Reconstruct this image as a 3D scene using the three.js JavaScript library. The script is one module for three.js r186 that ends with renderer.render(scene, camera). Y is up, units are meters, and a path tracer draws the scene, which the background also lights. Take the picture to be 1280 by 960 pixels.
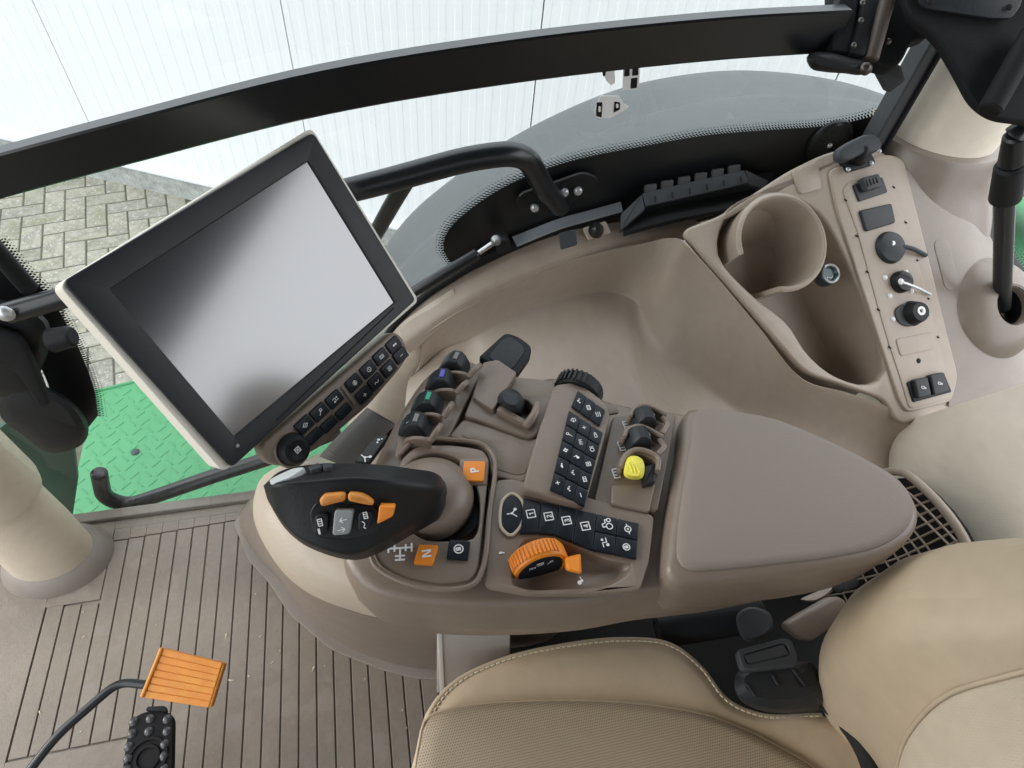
import * as THREE from 'three';
import { RoundedBoxGeometry } from 'three/addons/geometries/RoundedBoxGeometry.js';
import { mergeGeometries, toCreasedNormals, mergeVertices } from 'three/addons/utils/BufferGeometryUtils.js';

// ---------------------------------------------------------------- camera, sky, sun, exposure
const scene = new THREE.Scene();
const camera = new THREE.PerspectiveCamera(63.54, 4 / 3, 0.02, 60);
camera.position.set(0, 1.30, 0);
{
  const r = [.9759,.0793,.2034], d = [-.1079,-.6347,.7652], f = [.1898,-.7686,-.6109];
  const m = new THREE.Matrix4().makeBasis(new THREE.Vector3(...r), new THREE.Vector3(-d[0], -d[1], -d[2]), new THREE.Vector3(-f[0], -f[1], -f[2]));
  camera.quaternion.setFromRotationMatrix(m);
}
scene.add(camera);
{ // bright overcast sky: a plain vertical falloff all the way round
  const w = 64, h = 64, data = new Float32Array(w * h * 4);
  for (let j = 0; j < h; j++) for (let i = 0; i < w; i++) {
    const el = (j + 0.5) / h - 0.5, up = Math.max(0, el * 2);
    const L = el >= 0 ? 2.55 + 0.6 * up : 0.45;
    data.set([L * 0.975, L, L * 1.04, 1], (j * w + i) * 4);
  }
  const t = new THREE.DataTexture(data, w, h, THREE.RGBAFormat, THREE.FloatType);
  t.mapping = THREE.EquirectangularReflectionMapping; t.magFilter = THREE.LinearFilter; t.needsUpdate = true;
  scene.background = t; scene.environment = t;
}
const sun = new THREE.DirectionalLight(0xfff6ea, 1.1);
sun.position.set(-4.6, 2.7, -1.3); sun.target.position.set(0, 0.6, -0.3);
sun.castShadow = true; sun.shadow.radius = 36; sun.shadow.mapSize.set(2048, 2048);
Object.assign(sun.shadow.camera, { left: -3, right: 3, top: 3, bottom: -3, near: 0.1, far: 14 });
scene.add(sun, sun.target);
const renderer = new THREE.WebGLRenderer({ antialias: true });
renderer.toneMapping = THREE.LinearToneMapping;
renderer.toneMappingExposure = 1.1;
renderer.shadowMap.enabled = true;
renderer.setSize(1024, 768);

// ---------------------------------------------------------------- helpers
// creases are found on a grid of 1 cm, too coarse for keys and levers: do it at a hundred times the size
function creased(g, angle) { g.scale(200, 200, 200); const q = toCreasedNormals(g, angle); q.scale(0.005, 0.005, 0.005); return q; }
let seed = 7;
const rnd = () => { seed = (seed * 1664525 + 1013904223) >>> 0; return seed / 4294967296; };
const V = (a) => new THREE.Vector3(a[0], a[1], a[2]);
const add = (a, b) => [a[0] + b[0], a[1] + b[1], a[2] + b[2]];
const mul = (a, k) => [a[0] * k, a[1] * k, a[2] * k];
const mix = (a, b, t) => [a[0] + (b[0] - a[0]) * t, a[1] + (b[1] - a[1]) * t, a[2] + (b[2] - a[2]) * t];
const lift = (pts, dy) => pts.map((p) => [p[0], p[1] + dy, p[2]]);
function centre(pts) { let c = [0, 0, 0]; for (const p of pts) c = add(c, p); return mul(c, 1 / pts.length); }
function grow(pts, k, dy = 0) { const c = centre(pts); return pts.map((p) => [c[0] + (p[0] - c[0]) * k, p[1] + dy, c[2] + (p[2] - c[2]) * k]); }
const names = new Map();
function numbered(n) { const k = names.get(n) ?? 0; names.set(n, k + 1); return k ? n + '_' + String(k).padStart(3, '0') : n; }
const things = [];
function thing(name, label, category, group) {
  const g = new THREE.Group(); g.name = numbered(name); g.userData = { label, category };
  if (group) g.userData.group = group;
  scene.add(g); things.push(g); return g;
}
function mesh(name, geo, mat, parent, label) {
  const m = new THREE.Mesh(Array.isArray(geo) ? join(geo) : geo, mat);
  m.castShadow = m.receiveShadow = true;
  m.name = name; if (label) m.userData.label = label;
  parent.add(m); return m;
}
function single(name, geo, mat, label, category, group) {
  const m = mesh(numbered(name), geo, mat, scene); m.userData = { label, category };
  if (group) m.userData.group = group;
  things.push(m); return m;
}
function structure(name, geo, mat) { const m = mesh(numbered(name), geo, mat, scene); m.userData = { kind: 'structure' }; return m; }
function join(list) {
  const a = list.map((g) => { let q = g.index ? g.toNonIndexed() : g.clone(); if (!q.attributes.normal) q.computeVertexNormals(); if (!q.attributes.uv) boxUV(q); for (const k of Object.keys(q.attributes)) if (!['position', 'normal', 'uv'].includes(k)) q.deleteAttribute(k); return q; });
  return mergeGeometries(a);
}
function boxUV(g) { // metres along the surface, by the way each face points
  const p = g.attributes.position, n = g.attributes.normal, uv = new Float32Array(p.count * 2);
  for (let i = 0; i < p.count; i++) {
    const ax = Math.abs(n.getX(i)), ay = Math.abs(n.getY(i)), az = Math.abs(n.getZ(i));
    const x = p.getX(i), y = p.getY(i), z = p.getZ(i);
    uv.set(ay >= ax && ay >= az ? [x, z] : ax >= az ? [z, y] : [x, y], i * 2);
  }
  g.setAttribute('uv', new THREE.BufferAttribute(uv, 2)); return g;
}
function faceUV(g) { // same, but decided per triangle
  if (g.index) g = g.toNonIndexed();
  const p = g.attributes.position, uv = new Float32Array(p.count * 2), a = new THREE.Vector3(), b = new THREE.Vector3(), c = new THREE.Vector3();
  for (let i = 0; i < p.count; i += 3) {
    a.fromBufferAttribute(p, i); b.fromBufferAttribute(p, i + 1); c.fromBufferAttribute(p, i + 2);
    const n = b.clone().sub(a).cross(c.clone().sub(a)), ax = Math.abs(n.x), ay = Math.abs(n.y), az = Math.abs(n.z);
    [a, b, c].forEach((q, k) => uv.set(ay >= ax && ay >= az ? [q.x, q.z] : ax >= az ? [q.z, q.y] : [q.x, q.y], (i + k) * 2));
  }
  g.setAttribute('uv', new THREE.BufferAttribute(uv, 2)); return g;
}
function newell(pts) {
  const n = [0, 0, 0];
  pts.forEach((p, i) => { const q = pts[(i + 1) % pts.length]; n[0] += (p[1] - q[1]) * (p[2] + q[2]); n[1] += (p[2] - q[2]) * (p[0] + q[0]); n[2] += (p[0] - q[0]) * (p[1] + q[1]); });
  return V(n).normalize();
}
function roundPath(P, r, T = THREE.Shape) {
  const s = new T(), n = P.length;
  for (let i = 0; i < n; i++) {
    const p = P[i], a = P[(i + n - 1) % n], b = P[(i + 1) % n];
    const da = a.clone().sub(p), db = b.clone().sub(p), k = Math.min(r, da.length() * 0.48, db.length() * 0.48);
    const s0 = p.clone().add(da.normalize().multiplyScalar(k)), s1 = p.clone().add(db.normalize().multiplyScalar(k));
    if (i === 0) s.moveTo(s0.x, s0.y); else s.lineTo(s0.x, s0.y);
    if (k > 1e-5) s.quadraticCurveTo(p.x, p.y, s1.x, s1.y);
  }
  s.closePath(); return s;
}
function splinePath(P, n, T = THREE.Shape) {
  const c = new THREE.CatmullRomCurve3(P.map((p) => new THREE.Vector3(p.x, p.y, 0)), true, 'centripetal');
  return new T(c.getSpacedPoints(n).slice(0, n).map((p) => new THREE.Vector2(p.x, p.y)));
}
// a slab whose upper face follows the outline pts; h thick, corner radius r, chamfer b
function plate(pts, h, { r = 0.002, b = 0.001, up = [0, 1, 0], holes = [], spline = 0, seg = 2, holeSpline = 0, holeR = 0.004 } = {}) {
  const c = V(centre(pts)), n = newell(pts); if (n.dot(V(up)) < 0) n.negate();
  const e1 = V(pts[1]).sub(V(pts[0])); e1.addScaledVector(n, -e1.dot(n)).normalize(); const e2 = n.clone().cross(e1);
  const to2 = (q) => { const d = V(q).sub(c); return new THREE.Vector2(d.dot(e1), d.dot(e2)); };
  let P = pts.map(to2); if (THREE.ShapeUtils.area(P) < 0) P = P.reverse();
  const s = spline ? splinePath(P, spline) : roundPath(P, r);
  for (const hl of holes) { let H = hl.map(to2); if (THREE.ShapeUtils.area(H) > 0) H = H.reverse(); s.holes.push(holeSpline ? splinePath(H, holeSpline, THREE.Path) : roundPath(H, holeR, THREE.Path)); }
  const depth = Math.max(h - 2 * b, 1e-4);
  const g = new THREE.ExtrudeGeometry(s, { depth, bevelEnabled: b > 0, bevelThickness: b, bevelSize: b, bevelOffset: -b, bevelSegments: seg, curveSegments: 6, steps: 1 });
  g.translate(0, 0, -depth - b);
  g.applyMatrix4(new THREE.Matrix4().makeBasis(e1, e2, n).setPosition(c));
  return b > 0 ? creased(g, 0.62) : g;
}
function ringOf(pts, n) { const c = new THREE.CatmullRomCurve3(pts.map(V), true, 'centripetal'); return c.getSpacedPoints(n).slice(0, n); }
function roundRing(pts, n, r) { // polygon with rounded corners, n points
  const out = [], m = pts.length;
  for (let i = 0; i < m; i++) {
    const p = V(pts[i]), a = V(pts[(i + m - 1) % m]), b = V(pts[(i + 1) % m]), da = a.sub(p), db = b.sub(p), k = Math.min(r, da.length() * 0.45, db.length() * 0.45);
    const s0 = p.clone().add(da.normalize().multiplyScalar(k)), s1 = p.clone().add(db.normalize().multiplyScalar(k)), q = new THREE.QuadraticBezierCurve3(s0, p, s1), per = Math.round(n / m);
    for (let j = 0; j < per; j++) out.push(q.getPoint(j / (per - 1)));
  }
  return out;
}
function loft(rings, { cap0 = true, cap1 = true, crease = 0.8, closed = true } = {}) {
  const pos = [], idx = [], n = rings[0].length;
  for (const r of rings) for (const p of r) pos.push(p.x, p.y, p.z);
  for (let j = 0; j < rings.length - 1; j++) for (let i = 0; i < (closed ? n : n - 1); i++) { const a = j * n + i, b = j * n + (i + 1) % n, c = a + n, d = b + n; idx.push(a, b, d, a, d, c); }
  const cap = (j, flip) => { const c = new THREE.Vector3(); rings[j].forEach((p) => c.add(p)); c.multiplyScalar(1 / n); const k = pos.length / 3; pos.push(c.x, c.y, c.z); for (let i = 0; i < n; i++) { const a = j * n + i, b = j * n + (i + 1) % n; flip ? idx.push(k, a, b) : idx.push(k, b, a); } };
  if (cap0 && closed) cap(0, false); if (cap1 && closed) cap(rings.length - 1, true);
  const g = new THREE.BufferGeometry(); g.setAttribute('position', new THREE.Float32BufferAttribute(pos, 3)); g.setIndex(idx); g.computeVertexNormals();
  // make it face outward
  let vol = 0; const A = new THREE.Vector3(), B = new THREE.Vector3(), C = new THREE.Vector3(), p = g.attributes.position;
  for (let i = 0; i < idx.length; i += 3) { A.fromBufferAttribute(p, idx[i]); B.fromBufferAttribute(p, idx[i + 1]); C.fromBufferAttribute(p, idx[i + 2]); vol += A.dot(B.cross(C)); }
  if (vol < 0) { for (let i = 0; i < idx.length; i += 3) [idx[i + 1], idx[i + 2]] = [idx[i + 2], idx[i + 1]]; g.setIndex(idx); g.computeVertexNormals(); }
  return faceUV(creased(g, crease));
}
function stack(levels, n = 64, o = {}) { return loft(levels.map((l) => ringOf(l, n)), o); }
// smooth sheet through a grid of points, given a thickness on the side away from `up`
function sheet(grid, su, sv, thick = 0.004, up = [0, 1, 0]) {
  const cols = grid[0].length, rows = grid.length;
  const R = grid.map((r) => new THREE.CatmullRomCurve3(r.map(V), false, 'centripetal'));
  const U = (cols - 1) * su, W = (rows - 1) * sv, P = [];
  const fine = []; for (let i = 0; i <= U; i++) fine.push(R.map((c) => c.getPoint(i / U)));
  for (let j = 0; j <= W; j++) P.push([]);
  for (let i = 0; i <= U; i++) { const c = new THREE.CatmullRomCurve3(fine[i], false, 'centripetal'); for (let j = 0; j <= W; j++) P[j].push(c.getPoint(j / W)); }
  const g0 = new THREE.BufferGeometry(), pos = [], idx = [], uv = [];
  let lenV = P.map(() => 0);
  for (let j = 0; j <= W; j++) { let u = 0; for (let i = 0; i <= U; i++) { const p = P[j][i]; if (i) u += p.distanceTo(P[j][i - 1]); pos.push(p.x, p.y, p.z); uv.push(u, j ? P[0][0].distanceTo(P[j][0]) : 0); } }
  for (let j = 0; j < W; j++) for (let i = 0; i < U; i++) { const a = j * (U + 1) + i, b = a + 1, c = a + U + 1, d = c + 1; idx.push(a, c, b, b, c, d); }
  g0.setAttribute('position', new THREE.Float32BufferAttribute(pos, 3)); g0.setAttribute('uv', new THREE.Float32BufferAttribute(uv, 2)); g0.setIndex(idx); g0.computeVertexNormals();
  const N = g0.attributes.normal; let sgn = 0; for (let i = 0; i < N.count; i++) sgn += N.getX(i) * up[0] + N.getY(i) * up[1] + N.getZ(i) * up[2];
  if (sgn < 0) { for (let i = 0; i < idx.length; i += 3) [idx[i + 1], idx[i + 2]] = [idx[i + 2], idx[i + 1]]; g0.setIndex(idx); g0.computeVertexNormals(); }
  if (!thick) return g0;
  const g1 = g0.clone(), q = g1.attributes.position, nn = g0.attributes.normal;
  for (let i = 0; i < q.count; i++) q.setXYZ(i, q.getX(i) - nn.getX(i) * thick, q.getY(i) - nn.getY(i) * thick, q.getZ(i) - nn.getZ(i) * thick);
  const id2 = [...idx]; for (let i = 0; i < id2.length; i += 3) [id2[i + 1], id2[i + 2]] = [id2[i + 2], id2[i + 1]]; g1.setIndex(id2); g1.computeVertexNormals();
  const edge = []; for (let i = 0; i <= U; i++) edge.push(i); for (let j = 1; j <= W; j++) edge.push(j * (U + 1) + U); for (let i = U - 1; i >= 0; i--) edge.push(W * (U + 1) + i); for (let j = W - 1; j > 0; j--) edge.push(j * (U + 1));
  const sp = [], si = []; edge.forEach((e) => { sp.push(pos[e * 3], pos[e * 3 + 1], pos[e * 3 + 2], q.getX(e), q.getY(e), q.getZ(e)); });
  const m = edge.length; for (let i = 0; i < m; i++) { const a = 2 * i, b = 2 * ((i + 1) % m); si.push(a, b, b + 1, a, b + 1, a + 1); }
  const g2 = new THREE.BufferGeometry(); g2.setAttribute('position', new THREE.Float32BufferAttribute(sp, 3)); g2.setIndex(si);
  const g2n = g2.toNonIndexed(); g2n.computeVertexNormals(); boxUV(g2n);
  return join([g0, g1, g2n]);
}
function bent(pts, rb, per = 8) { // polyline with rounded bends
  const out = [V(pts[0])];
  for (let i = 1; i < pts.length - 1; i++) {
    const p = V(pts[i]), da = V(pts[i - 1]).sub(p), db = V(pts[i + 1]).sub(p), k = Math.min(rb, da.length() * 0.49, db.length() * 0.49);
    const s0 = p.clone().add(da.normalize().multiplyScalar(k)), s1 = p.clone().add(db.normalize().multiplyScalar(k)), q = new THREE.QuadraticBezierCurve3(s0, p, s1);
    for (let j = 0; j <= per; j++) out.push(q.getPoint(j / per));
  }
  out.push(V(pts[pts.length - 1])); return out;
}
function tube(P, r, { seg = 0, rad = 12, caps = true, closed = false } = {}) {
  P = P.map((p) => (p.isVector3 ? p : V(p)));
  const c = new THREE.CatmullRomCurve3(P, closed, 'centripetal'), g = new THREE.TubeGeometry(c, seg || P.length * 5, r, rad, closed);
  { const u = g.attributes.uv, L = c.getLength(); for (let i = 0; i < u.count; i++) u.setXY(i, u.getX(i) * L, u.getY(i) * 6.283 * r); }
  const list = [g];
  if (caps && !closed) for (const [p, t] of [[P[0], -1], [P[P.length - 1], 1]]) { const s = new THREE.SphereGeometry(r, rad, 8); const d = c.getTangent(t < 0 ? 0 : 1).multiplyScalar(t); s.scale(1, 0.5, 1); s.applyQuaternion(new THREE.Quaternion().setFromUnitVectors(new THREE.Vector3(0, 1, 0), d)); s.translate(p.x, p.y, p.z); list.push(s); }
  return join(list);
}
function turned(profile, at, axis, seg = 28) { // lathe about an axis through `at`; profile = [radius, height]
  const g = new THREE.LatheGeometry(profile.map((p) => new THREE.Vector2(p[0], p[1])), seg);
  { const u = g.attributes.uv, R = Math.max(...profile.map((p) => p[0])); let L = 0; profile.forEach((p, i) => { if (i) L += Math.hypot(p[0] - profile[i - 1][0], p[1] - profile[i - 1][1]); }); for (let i = 0; i < u.count; i++) u.setXY(i, u.getX(i) * 6.283 * R, u.getY(i) * L); }
  g.applyQuaternion(new THREE.Quaternion().setFromUnitVectors(new THREE.Vector3(0, 1, 0), V(axis).normalize())); g.translate(...at);
  return creased(g, 0.6);
}
function rod(a, b, r0, r1 = r0, seg = 14) { const A = V(a), B = V(b), L = A.distanceTo(B), e = Math.min(r0, r1) * 0.2; return turned([[0, 0], [r0 - e, 0], [r0, e], [r1, L - e], [r1 - e, L], [0, L]], a, B.sub(A).toArray(), seg); }
function brick(c, x, y, dims, rad = 0.002) { // rounded box with its own axes
  const X = V(x).normalize(), Y = V(y); Y.addScaledVector(X, -Y.dot(X)).normalize(); const Z = X.clone().cross(Y);
  const g = new RoundedBoxGeometry(dims[0], dims[1], dims[2], 2, Math.min(rad, Math.min(...dims) * 0.49));
  g.applyMatrix4(new THREE.Matrix4().makeBasis(X, Y, Z).setPosition(V(c))); return boxUV(g);
}
const box = (x0, x1, y0, y1, z0, z1, rad = 0.002) => brick([(x0 + x1) / 2, (y0 + y1) / 2, (z0 + z1) / 2], [1, 0, 0], [0, 1, 0], [x1 - x0, y1 - y0, z1 - z0], rad);
function dome(at, axis, r, h) { return turned([[0, h], [r * 0.5, h * 0.88], [r * 0.85, h * 0.5], [r, 0], [0, 0]], at, axis, 14); }
// ---------------------------------------------------------------- textures and materials
function hash(x, y) { let h = (x * 374761393 + y * 668265263) | 0; h = Math.imul(h ^ (h >>> 13), 1274126177); return ((h ^ (h >>> 16)) >>> 0) / 4294967296; }
function vnoise(x, y, per) { const xi = Math.floor(x), yi = Math.floor(y), fx = x - xi, fy = y - yi, w = (k) => ((k % per) + per) % per, s = (t) => t * t * (3 - 2 * t); const a = hash(w(xi), w(yi)), b = hash(w(xi + 1), w(yi)), c = hash(w(xi), w(yi + 1)), d = hash(w(xi + 1), w(yi + 1)); return a + (b - a) * s(fx) + (c - a) * s(fy) + (a - b - c + d) * s(fx) * s(fy); }
function tex(n, size, fn, color = false) { // n pixels a side covers `size` metres
  const d = new Uint8Array(n * n * 4);
  for (let j = 0; j < n; j++) for (let i = 0; i < n; i++) { const v = fn(i / n, j / n); const c = Array.isArray(v) ? v : [v, v, v]; for (let k = 0; k < 3; k++) d[(j * n + i) * 4 + k] = Math.max(0, Math.min(255, c[k] * 255)); d[(j * n + i) * 4 + 3] = 255; }
  const t = new THREE.DataTexture(d, n, n); t.wrapS = t.wrapT = THREE.RepeatWrapping; t.magFilter = THREE.LinearFilter; t.minFilter = THREE.LinearMipmapLinearFilter; t.generateMipmaps = true; t.repeat.set(1 / size, 1 / size);
  if (color) t.colorSpace = THREE.SRGBColorSpace; t.needsUpdate = true; return t;
}
const fbm = (u, v, f, o = 4) => { let s = 0, a = 0.5, t = 0; for (let k = 0; k < o; k++) { s += a * vnoise(u * f, v * f, f); t += a; a *= 0.55; f *= 2; } return s / t; };
const grainT = tex(256, 0.06, (u, v) => 0.5 * vnoise(u * 64, v * 64, 64) + 0.5 * vnoise(u * 32, v * 32, 32));
const mottle = tex(512, 0.7, (u, v) => { const a = fbm(u, v, 6, 5), b = fbm(u + 0.3, v, 60, 2), k = 0.955 + 0.045 * a + 0.04 * (b - 0.5); return [k, k, k]; }, true);
const smudge = tex(512, 0.45, (u, v) => 0.78 + 0.26 * (0.6 * fbm(u, v, 8, 5) + 0.4 * fbm(u, v, 64, 2)));
const leatherT = tex(512, 0.06, (u, v) => { const n = 40; let m1 = 9, m2 = 9; const x = u * n, y = v * n; for (let a = -1; a <= 1; a++) for (let b = -1; b <= 1; b++) { const cx = Math.floor(x) + a, cy = Math.floor(y) + b, w = (k) => ((k % n) + n) % n; const d = Math.hypot(cx + hash(w(cx), w(cy)) - x, cy + hash(w(cx) + 91, w(cy)) - y); if (d < m1) { m2 = m1; m1 = d; } else if (d < m2) m2 = d; } return Math.min(1, (m2 - m1) * 2.2); });
const perfT = tex(256, 0.021, (u, v) => { const n = 8, x = u * n, y = v * n, o = Math.floor(y) % 2 ? 0.5 : 0; const d = Math.hypot(((x + o) % 1) - 0.5, (y % 1) - 0.5); return d < 0.27 ? 0.05 : 0.8 + 0.2 * vnoise(u * 64, v * 64, 64); });
const perfC = tex(256, 0.021, (u, v) => { const n = 8, x = u * n, y = v * n, o = Math.floor(y) % 2 ? 0.5 : 0; const d = Math.hypot(((x + o) % 1) - 0.5, (y % 1) - 0.5); return d < 0.22 ? 0.62 : 0.98; }, true);
const mat = (c, rough, o = {}) => { const m = new THREE.MeshPhysicalMaterial({ roughness: rough, ...o }); m.color.setRGB(...c); return m; };
const plastic = (c, rough = 0.55, o = {}) => mat(c, rough, { bumpMap: grainT, bumpScale: 0.00012, map: mottle, roughnessMap: smudge, ...o });
const M = {
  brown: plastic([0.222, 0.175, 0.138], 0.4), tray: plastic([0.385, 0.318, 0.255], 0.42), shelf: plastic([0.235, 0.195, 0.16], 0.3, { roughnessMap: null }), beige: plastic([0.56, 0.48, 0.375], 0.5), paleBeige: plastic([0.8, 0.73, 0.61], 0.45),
  pad: plastic([0.235, 0.2, 0.172], 0.72, { bumpScale: 0.00012, map: null, roughnessMap: null }),
  cream: plastic([0.62, 0.56, 0.46], 0.5), black: plastic([0.014, 0.015, 0.0165], 0.55, { specularIntensity: 0.45 }), blackGloss: mat([0.012, 0.013, 0.014], 0.32, { roughnessMap: smudge, specularIntensity: 0.6 }), blackSoft: plastic([0.014, 0.0145, 0.0155], 0.75, { specularIntensity: 0.4 }), grey: plastic([0.055, 0.06, 0.066], 0.6, { specularIntensity: 0.6 }), slate: plastic([0.024, 0.028, 0.032], 0.45, { specularIntensity: 0.6 }),
  key: mat([0.012, 0.016, 0.022], 0.45, { roughnessMap: smudge, specularIntensity: 0.5 }), dark: mat([0.01, 0.01, 0.01], 0.9), orange: mat([0.82, 0.26, 0.02], 0.5, { roughnessMap: smudge, clearcoat: 0.15, clearcoatRoughness: 0.4 }), orangeSoft: mat([0.72, 0.28, 0.045], 0.5, { map: tex(256, 0.11, (u, v) => { const a = fbm(u, v, 7, 5), w = Math.max(0, fbm(u + 0.5, v + 0.2, 5, 4) - 0.5) * 1.1, k = 0.92 + 0.1 * a; return [k, k * (0.97 + w * 0.25), k * (0.95 + w)]; }, true) }), yellow: mat([0.85, 0.77, 0.1], 0.55), silver: mat([0.55, 0.57, 0.58], 0.35, { metalness: 0.6 }), steel: mat([0.62, 0.63, 0.64], 0.28, { metalness: 1 }), white: mat([0.82, 0.82, 0.8], 0.6),
  rail: mat([0.008, 0.0085, 0.0095], 0.28), steelBlack: mat([0.009, 0.011, 0.013], 0.34, { roughnessMap: smudge }), rubber: plastic([0.012, 0.012, 0.013], 0.8, { specularIntensity: 0.4 }),
  floor: plastic([0.225, 0.193, 0.163], 0.6, { bumpScale: 0.0003 }),
  leather: mat([0.6, 0.485, 0.345], 0.55, { bumpMap: leatherT, bumpScale: 0.00008, map: mottle, roughnessMap: smudge }), perforated: mat([0.47, 0.38, 0.268], 0.6, { bumpMap: perfT, bumpScale: 0.0008, map: perfC }), tan: mat([0.46, 0.372, 0.262], 0.5, { bumpMap: leatherT, bumpScale: 0.00006, map: mottle, roughnessMap: smudge }), thread: mat([0.72, 0.65, 0.5], 0.8),
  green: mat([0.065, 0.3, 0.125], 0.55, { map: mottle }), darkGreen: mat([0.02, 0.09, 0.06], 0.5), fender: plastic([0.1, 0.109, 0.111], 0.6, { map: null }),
};
const ST = tex(512, 0.5, (u, v) => { const a = fbm(u, v, 10, 5), k = 0.8 + 0.25 * (a - 0.3) + 0.22 * (fbm(u + 0.4, v, 80, 2) - 0.5); return [k, k * 0.985, k * 0.94]; }, true);
// ---------------------------------------------------------------- setting: ground, wall, cab floor
structure('ground', box(-14, 14, -1.42, -1.305, -12, 10), mat([0.15, 0.145, 0.115], 0.95, { map: ST }));
{
  // block paving laid herringbone, 200 x 100 mm blocks
  const lichen = (o) => tex(256, 0.26, (u, v) => { const a = fbm(u + o, v, 8, 4), w = vnoise((u + o) * 24, v * 24, 24) * 0.6 + vnoise(u * 64, (v + o) * 64, 64) * 0.4, k = 0.72 + 0.24 * a + 0.16 * (fbm(u, v, 64, 2) - 0.5), s = Math.max(0, Math.min(1, (w - 0.71) * 9)), moss = Math.max(0, Math.min(1, (fbm(u, v + o, 5, 3) - 0.55) * 5)) * 0.06; return [k * (1 - moss * 0.2) + s * 0.5, k + s * 0.5, k * (0.94 - moss) + s * 0.5]; }, true);
  const tones = [[0.45, 0.425, 0.4], [0.4, 0.385, 0.37], [0.48, 0.455, 0.43], [0.42, 0.405, 0.375]].map((c, i) => mat(c, 0.95, { map: lichen(i * 0.23), bumpMap: grainT, bumpScale: 0.001 }));
  const floorOf = scene.getObjectByName('ground');
  const geoH = new RoundedBoxGeometry(0.232, 0.06, 0.112, 2, 0.007); boxUV(geoH);
  const uvs = [0, 1, 2].map((k) => { const g = geoH.clone(), u = g.attributes.uv; for (let i = 0; i < u.count; i++) u.setXY(i, u.getX(i) + k * 0.083, u.getY(i) + k * 0.061); return g; });
  const A = -0.2, ca = Math.cos(A), sa = Math.sin(A); let n = 0;
  for (let i = -30; i < 30; i++) for (let j = -40; j < 40; j++) {
    const m = ((i - j) % 4 + 4) % 4; if (m !== 0 && m !== 3) continue;
    const lx = (m === 0 ? i + 1 : i + 0.5) * 0.12, lz = (m === 0 ? j + 0.5 : j + 1) * 0.12;
    const x = -1.8 + lx * ca - lz * sa, z = -3.2 + lx * sa + lz * ca;
    const wallZ = -3.9465 + (x + 1.1795) * -0.4953 * -1;
    if (x < -2.55 || x > -0.75 || z > -2.25 || z < -4.9 || z < wallZ - 0.06) continue;
    if (x < -2.0 && z > -2.75) continue;
    const p = mesh('paver', uvs[n % 3], tones[Math.floor(rnd() * 4)], floorOf);
    p.position.set(x, -1.33 + (rnd() - 0.5) * 0.006, z); p.rotation.set((rnd() - 0.5) * 0.02, -A + (m === 0 ? 0 : Math.PI / 2), (rnd() - 0.5) * 0.02); n++;
  }
}
{
  const w = thing('building_wall', 'white ribbed metal panel wall of the building beyond the paving', 'wall');
  const wm = mat([0.8, 0.815, 0.82], 0.5), o = V([-1.1795, -1.3, -3.9465]), dir = new THREE.Vector3(0.8961, 0, 0.4438), nn = new THREE.Vector3(-0.4438, 0, 0.8961);
  const seams = [-4.9, -3.5, -2.05, -0.565, 0.949, 2.256, 3.57, 4.95, 6.4];
  for (let k = 0; k < seams.length - 1; k++) {
    const a = seams[k] + 0.0035, b = seams[k + 1] - 0.0035, sh = new THREE.Shape(); sh.moveTo(a, -0.06); sh.lineTo(a, 0);
    const ribs = 16, st = (b - a) / ribs;
    for (let r = 0; r < ribs; r++) { const x = a + r * st; sh.lineTo(x + st * 0.4, 0); sh.lineTo(x + st * 0.46, -0.0022); sh.lineTo(x + st * 0.94, -0.0022); sh.lineTo(x + st, 0); }
    sh.lineTo(b, -0.06); sh.closePath();
    const g = new THREE.ExtrudeGeometry(sh, { depth: 3.0, bevelEnabled: false });
    g.applyMatrix4(new THREE.Matrix4().makeBasis(dir, nn, new THREE.Vector3(0, 1, 0)).setPosition(o.clone().setY(-1.12)));
    g.computeVertexNormals(); mesh('panel', g, wm, w);
  }
  const bk = brick([0, 0, 0], [1, 0, 0], [0, 1, 0], [11.4, 3.2, 0.1]); bk.applyMatrix4(new THREE.Matrix4().makeBasis(dir, new THREE.Vector3(0, 1, 0), nn).setPosition(o.clone().addScaledVector(dir, 0.75).addScaledVector(nn, -0.1).setY(0.3))); mesh('backing', bk, mat([0.45, 0.46, 0.47], 0.8), w);
  const pl = brick([0, 0, 0], [1, 0, 0], [0, 1, 0], [11.4, 0.16, 0.06], 0.006); pl.applyMatrix4(new THREE.Matrix4().makeBasis(dir, new THREE.Vector3(0, 1, 0), nn).setPosition(o.clone().addScaledVector(dir, 0.75).addScaledVector(nn, -0.025).setY(-1.225))); mesh('plinth', pl, mat([0.5, 0.53, 0.56], 0.8, { map: ST }), w);
  const dr = brick([0, 0, 0], [1, 0, 0], [0, 1, 0], [11.4, 0.02, 0.09], 0.004); dr.applyMatrix4(new THREE.Matrix4().makeBasis(dir, new THREE.Vector3(0, 1, 0), nn).setPosition(o.clone().addScaledVector(dir, 0.75).addScaledVector(nn, -0.02).setY(-1.132))); mesh('drip_strip', dr, mat([0.7, 0.72, 0.75], 0.5), w);
}
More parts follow.
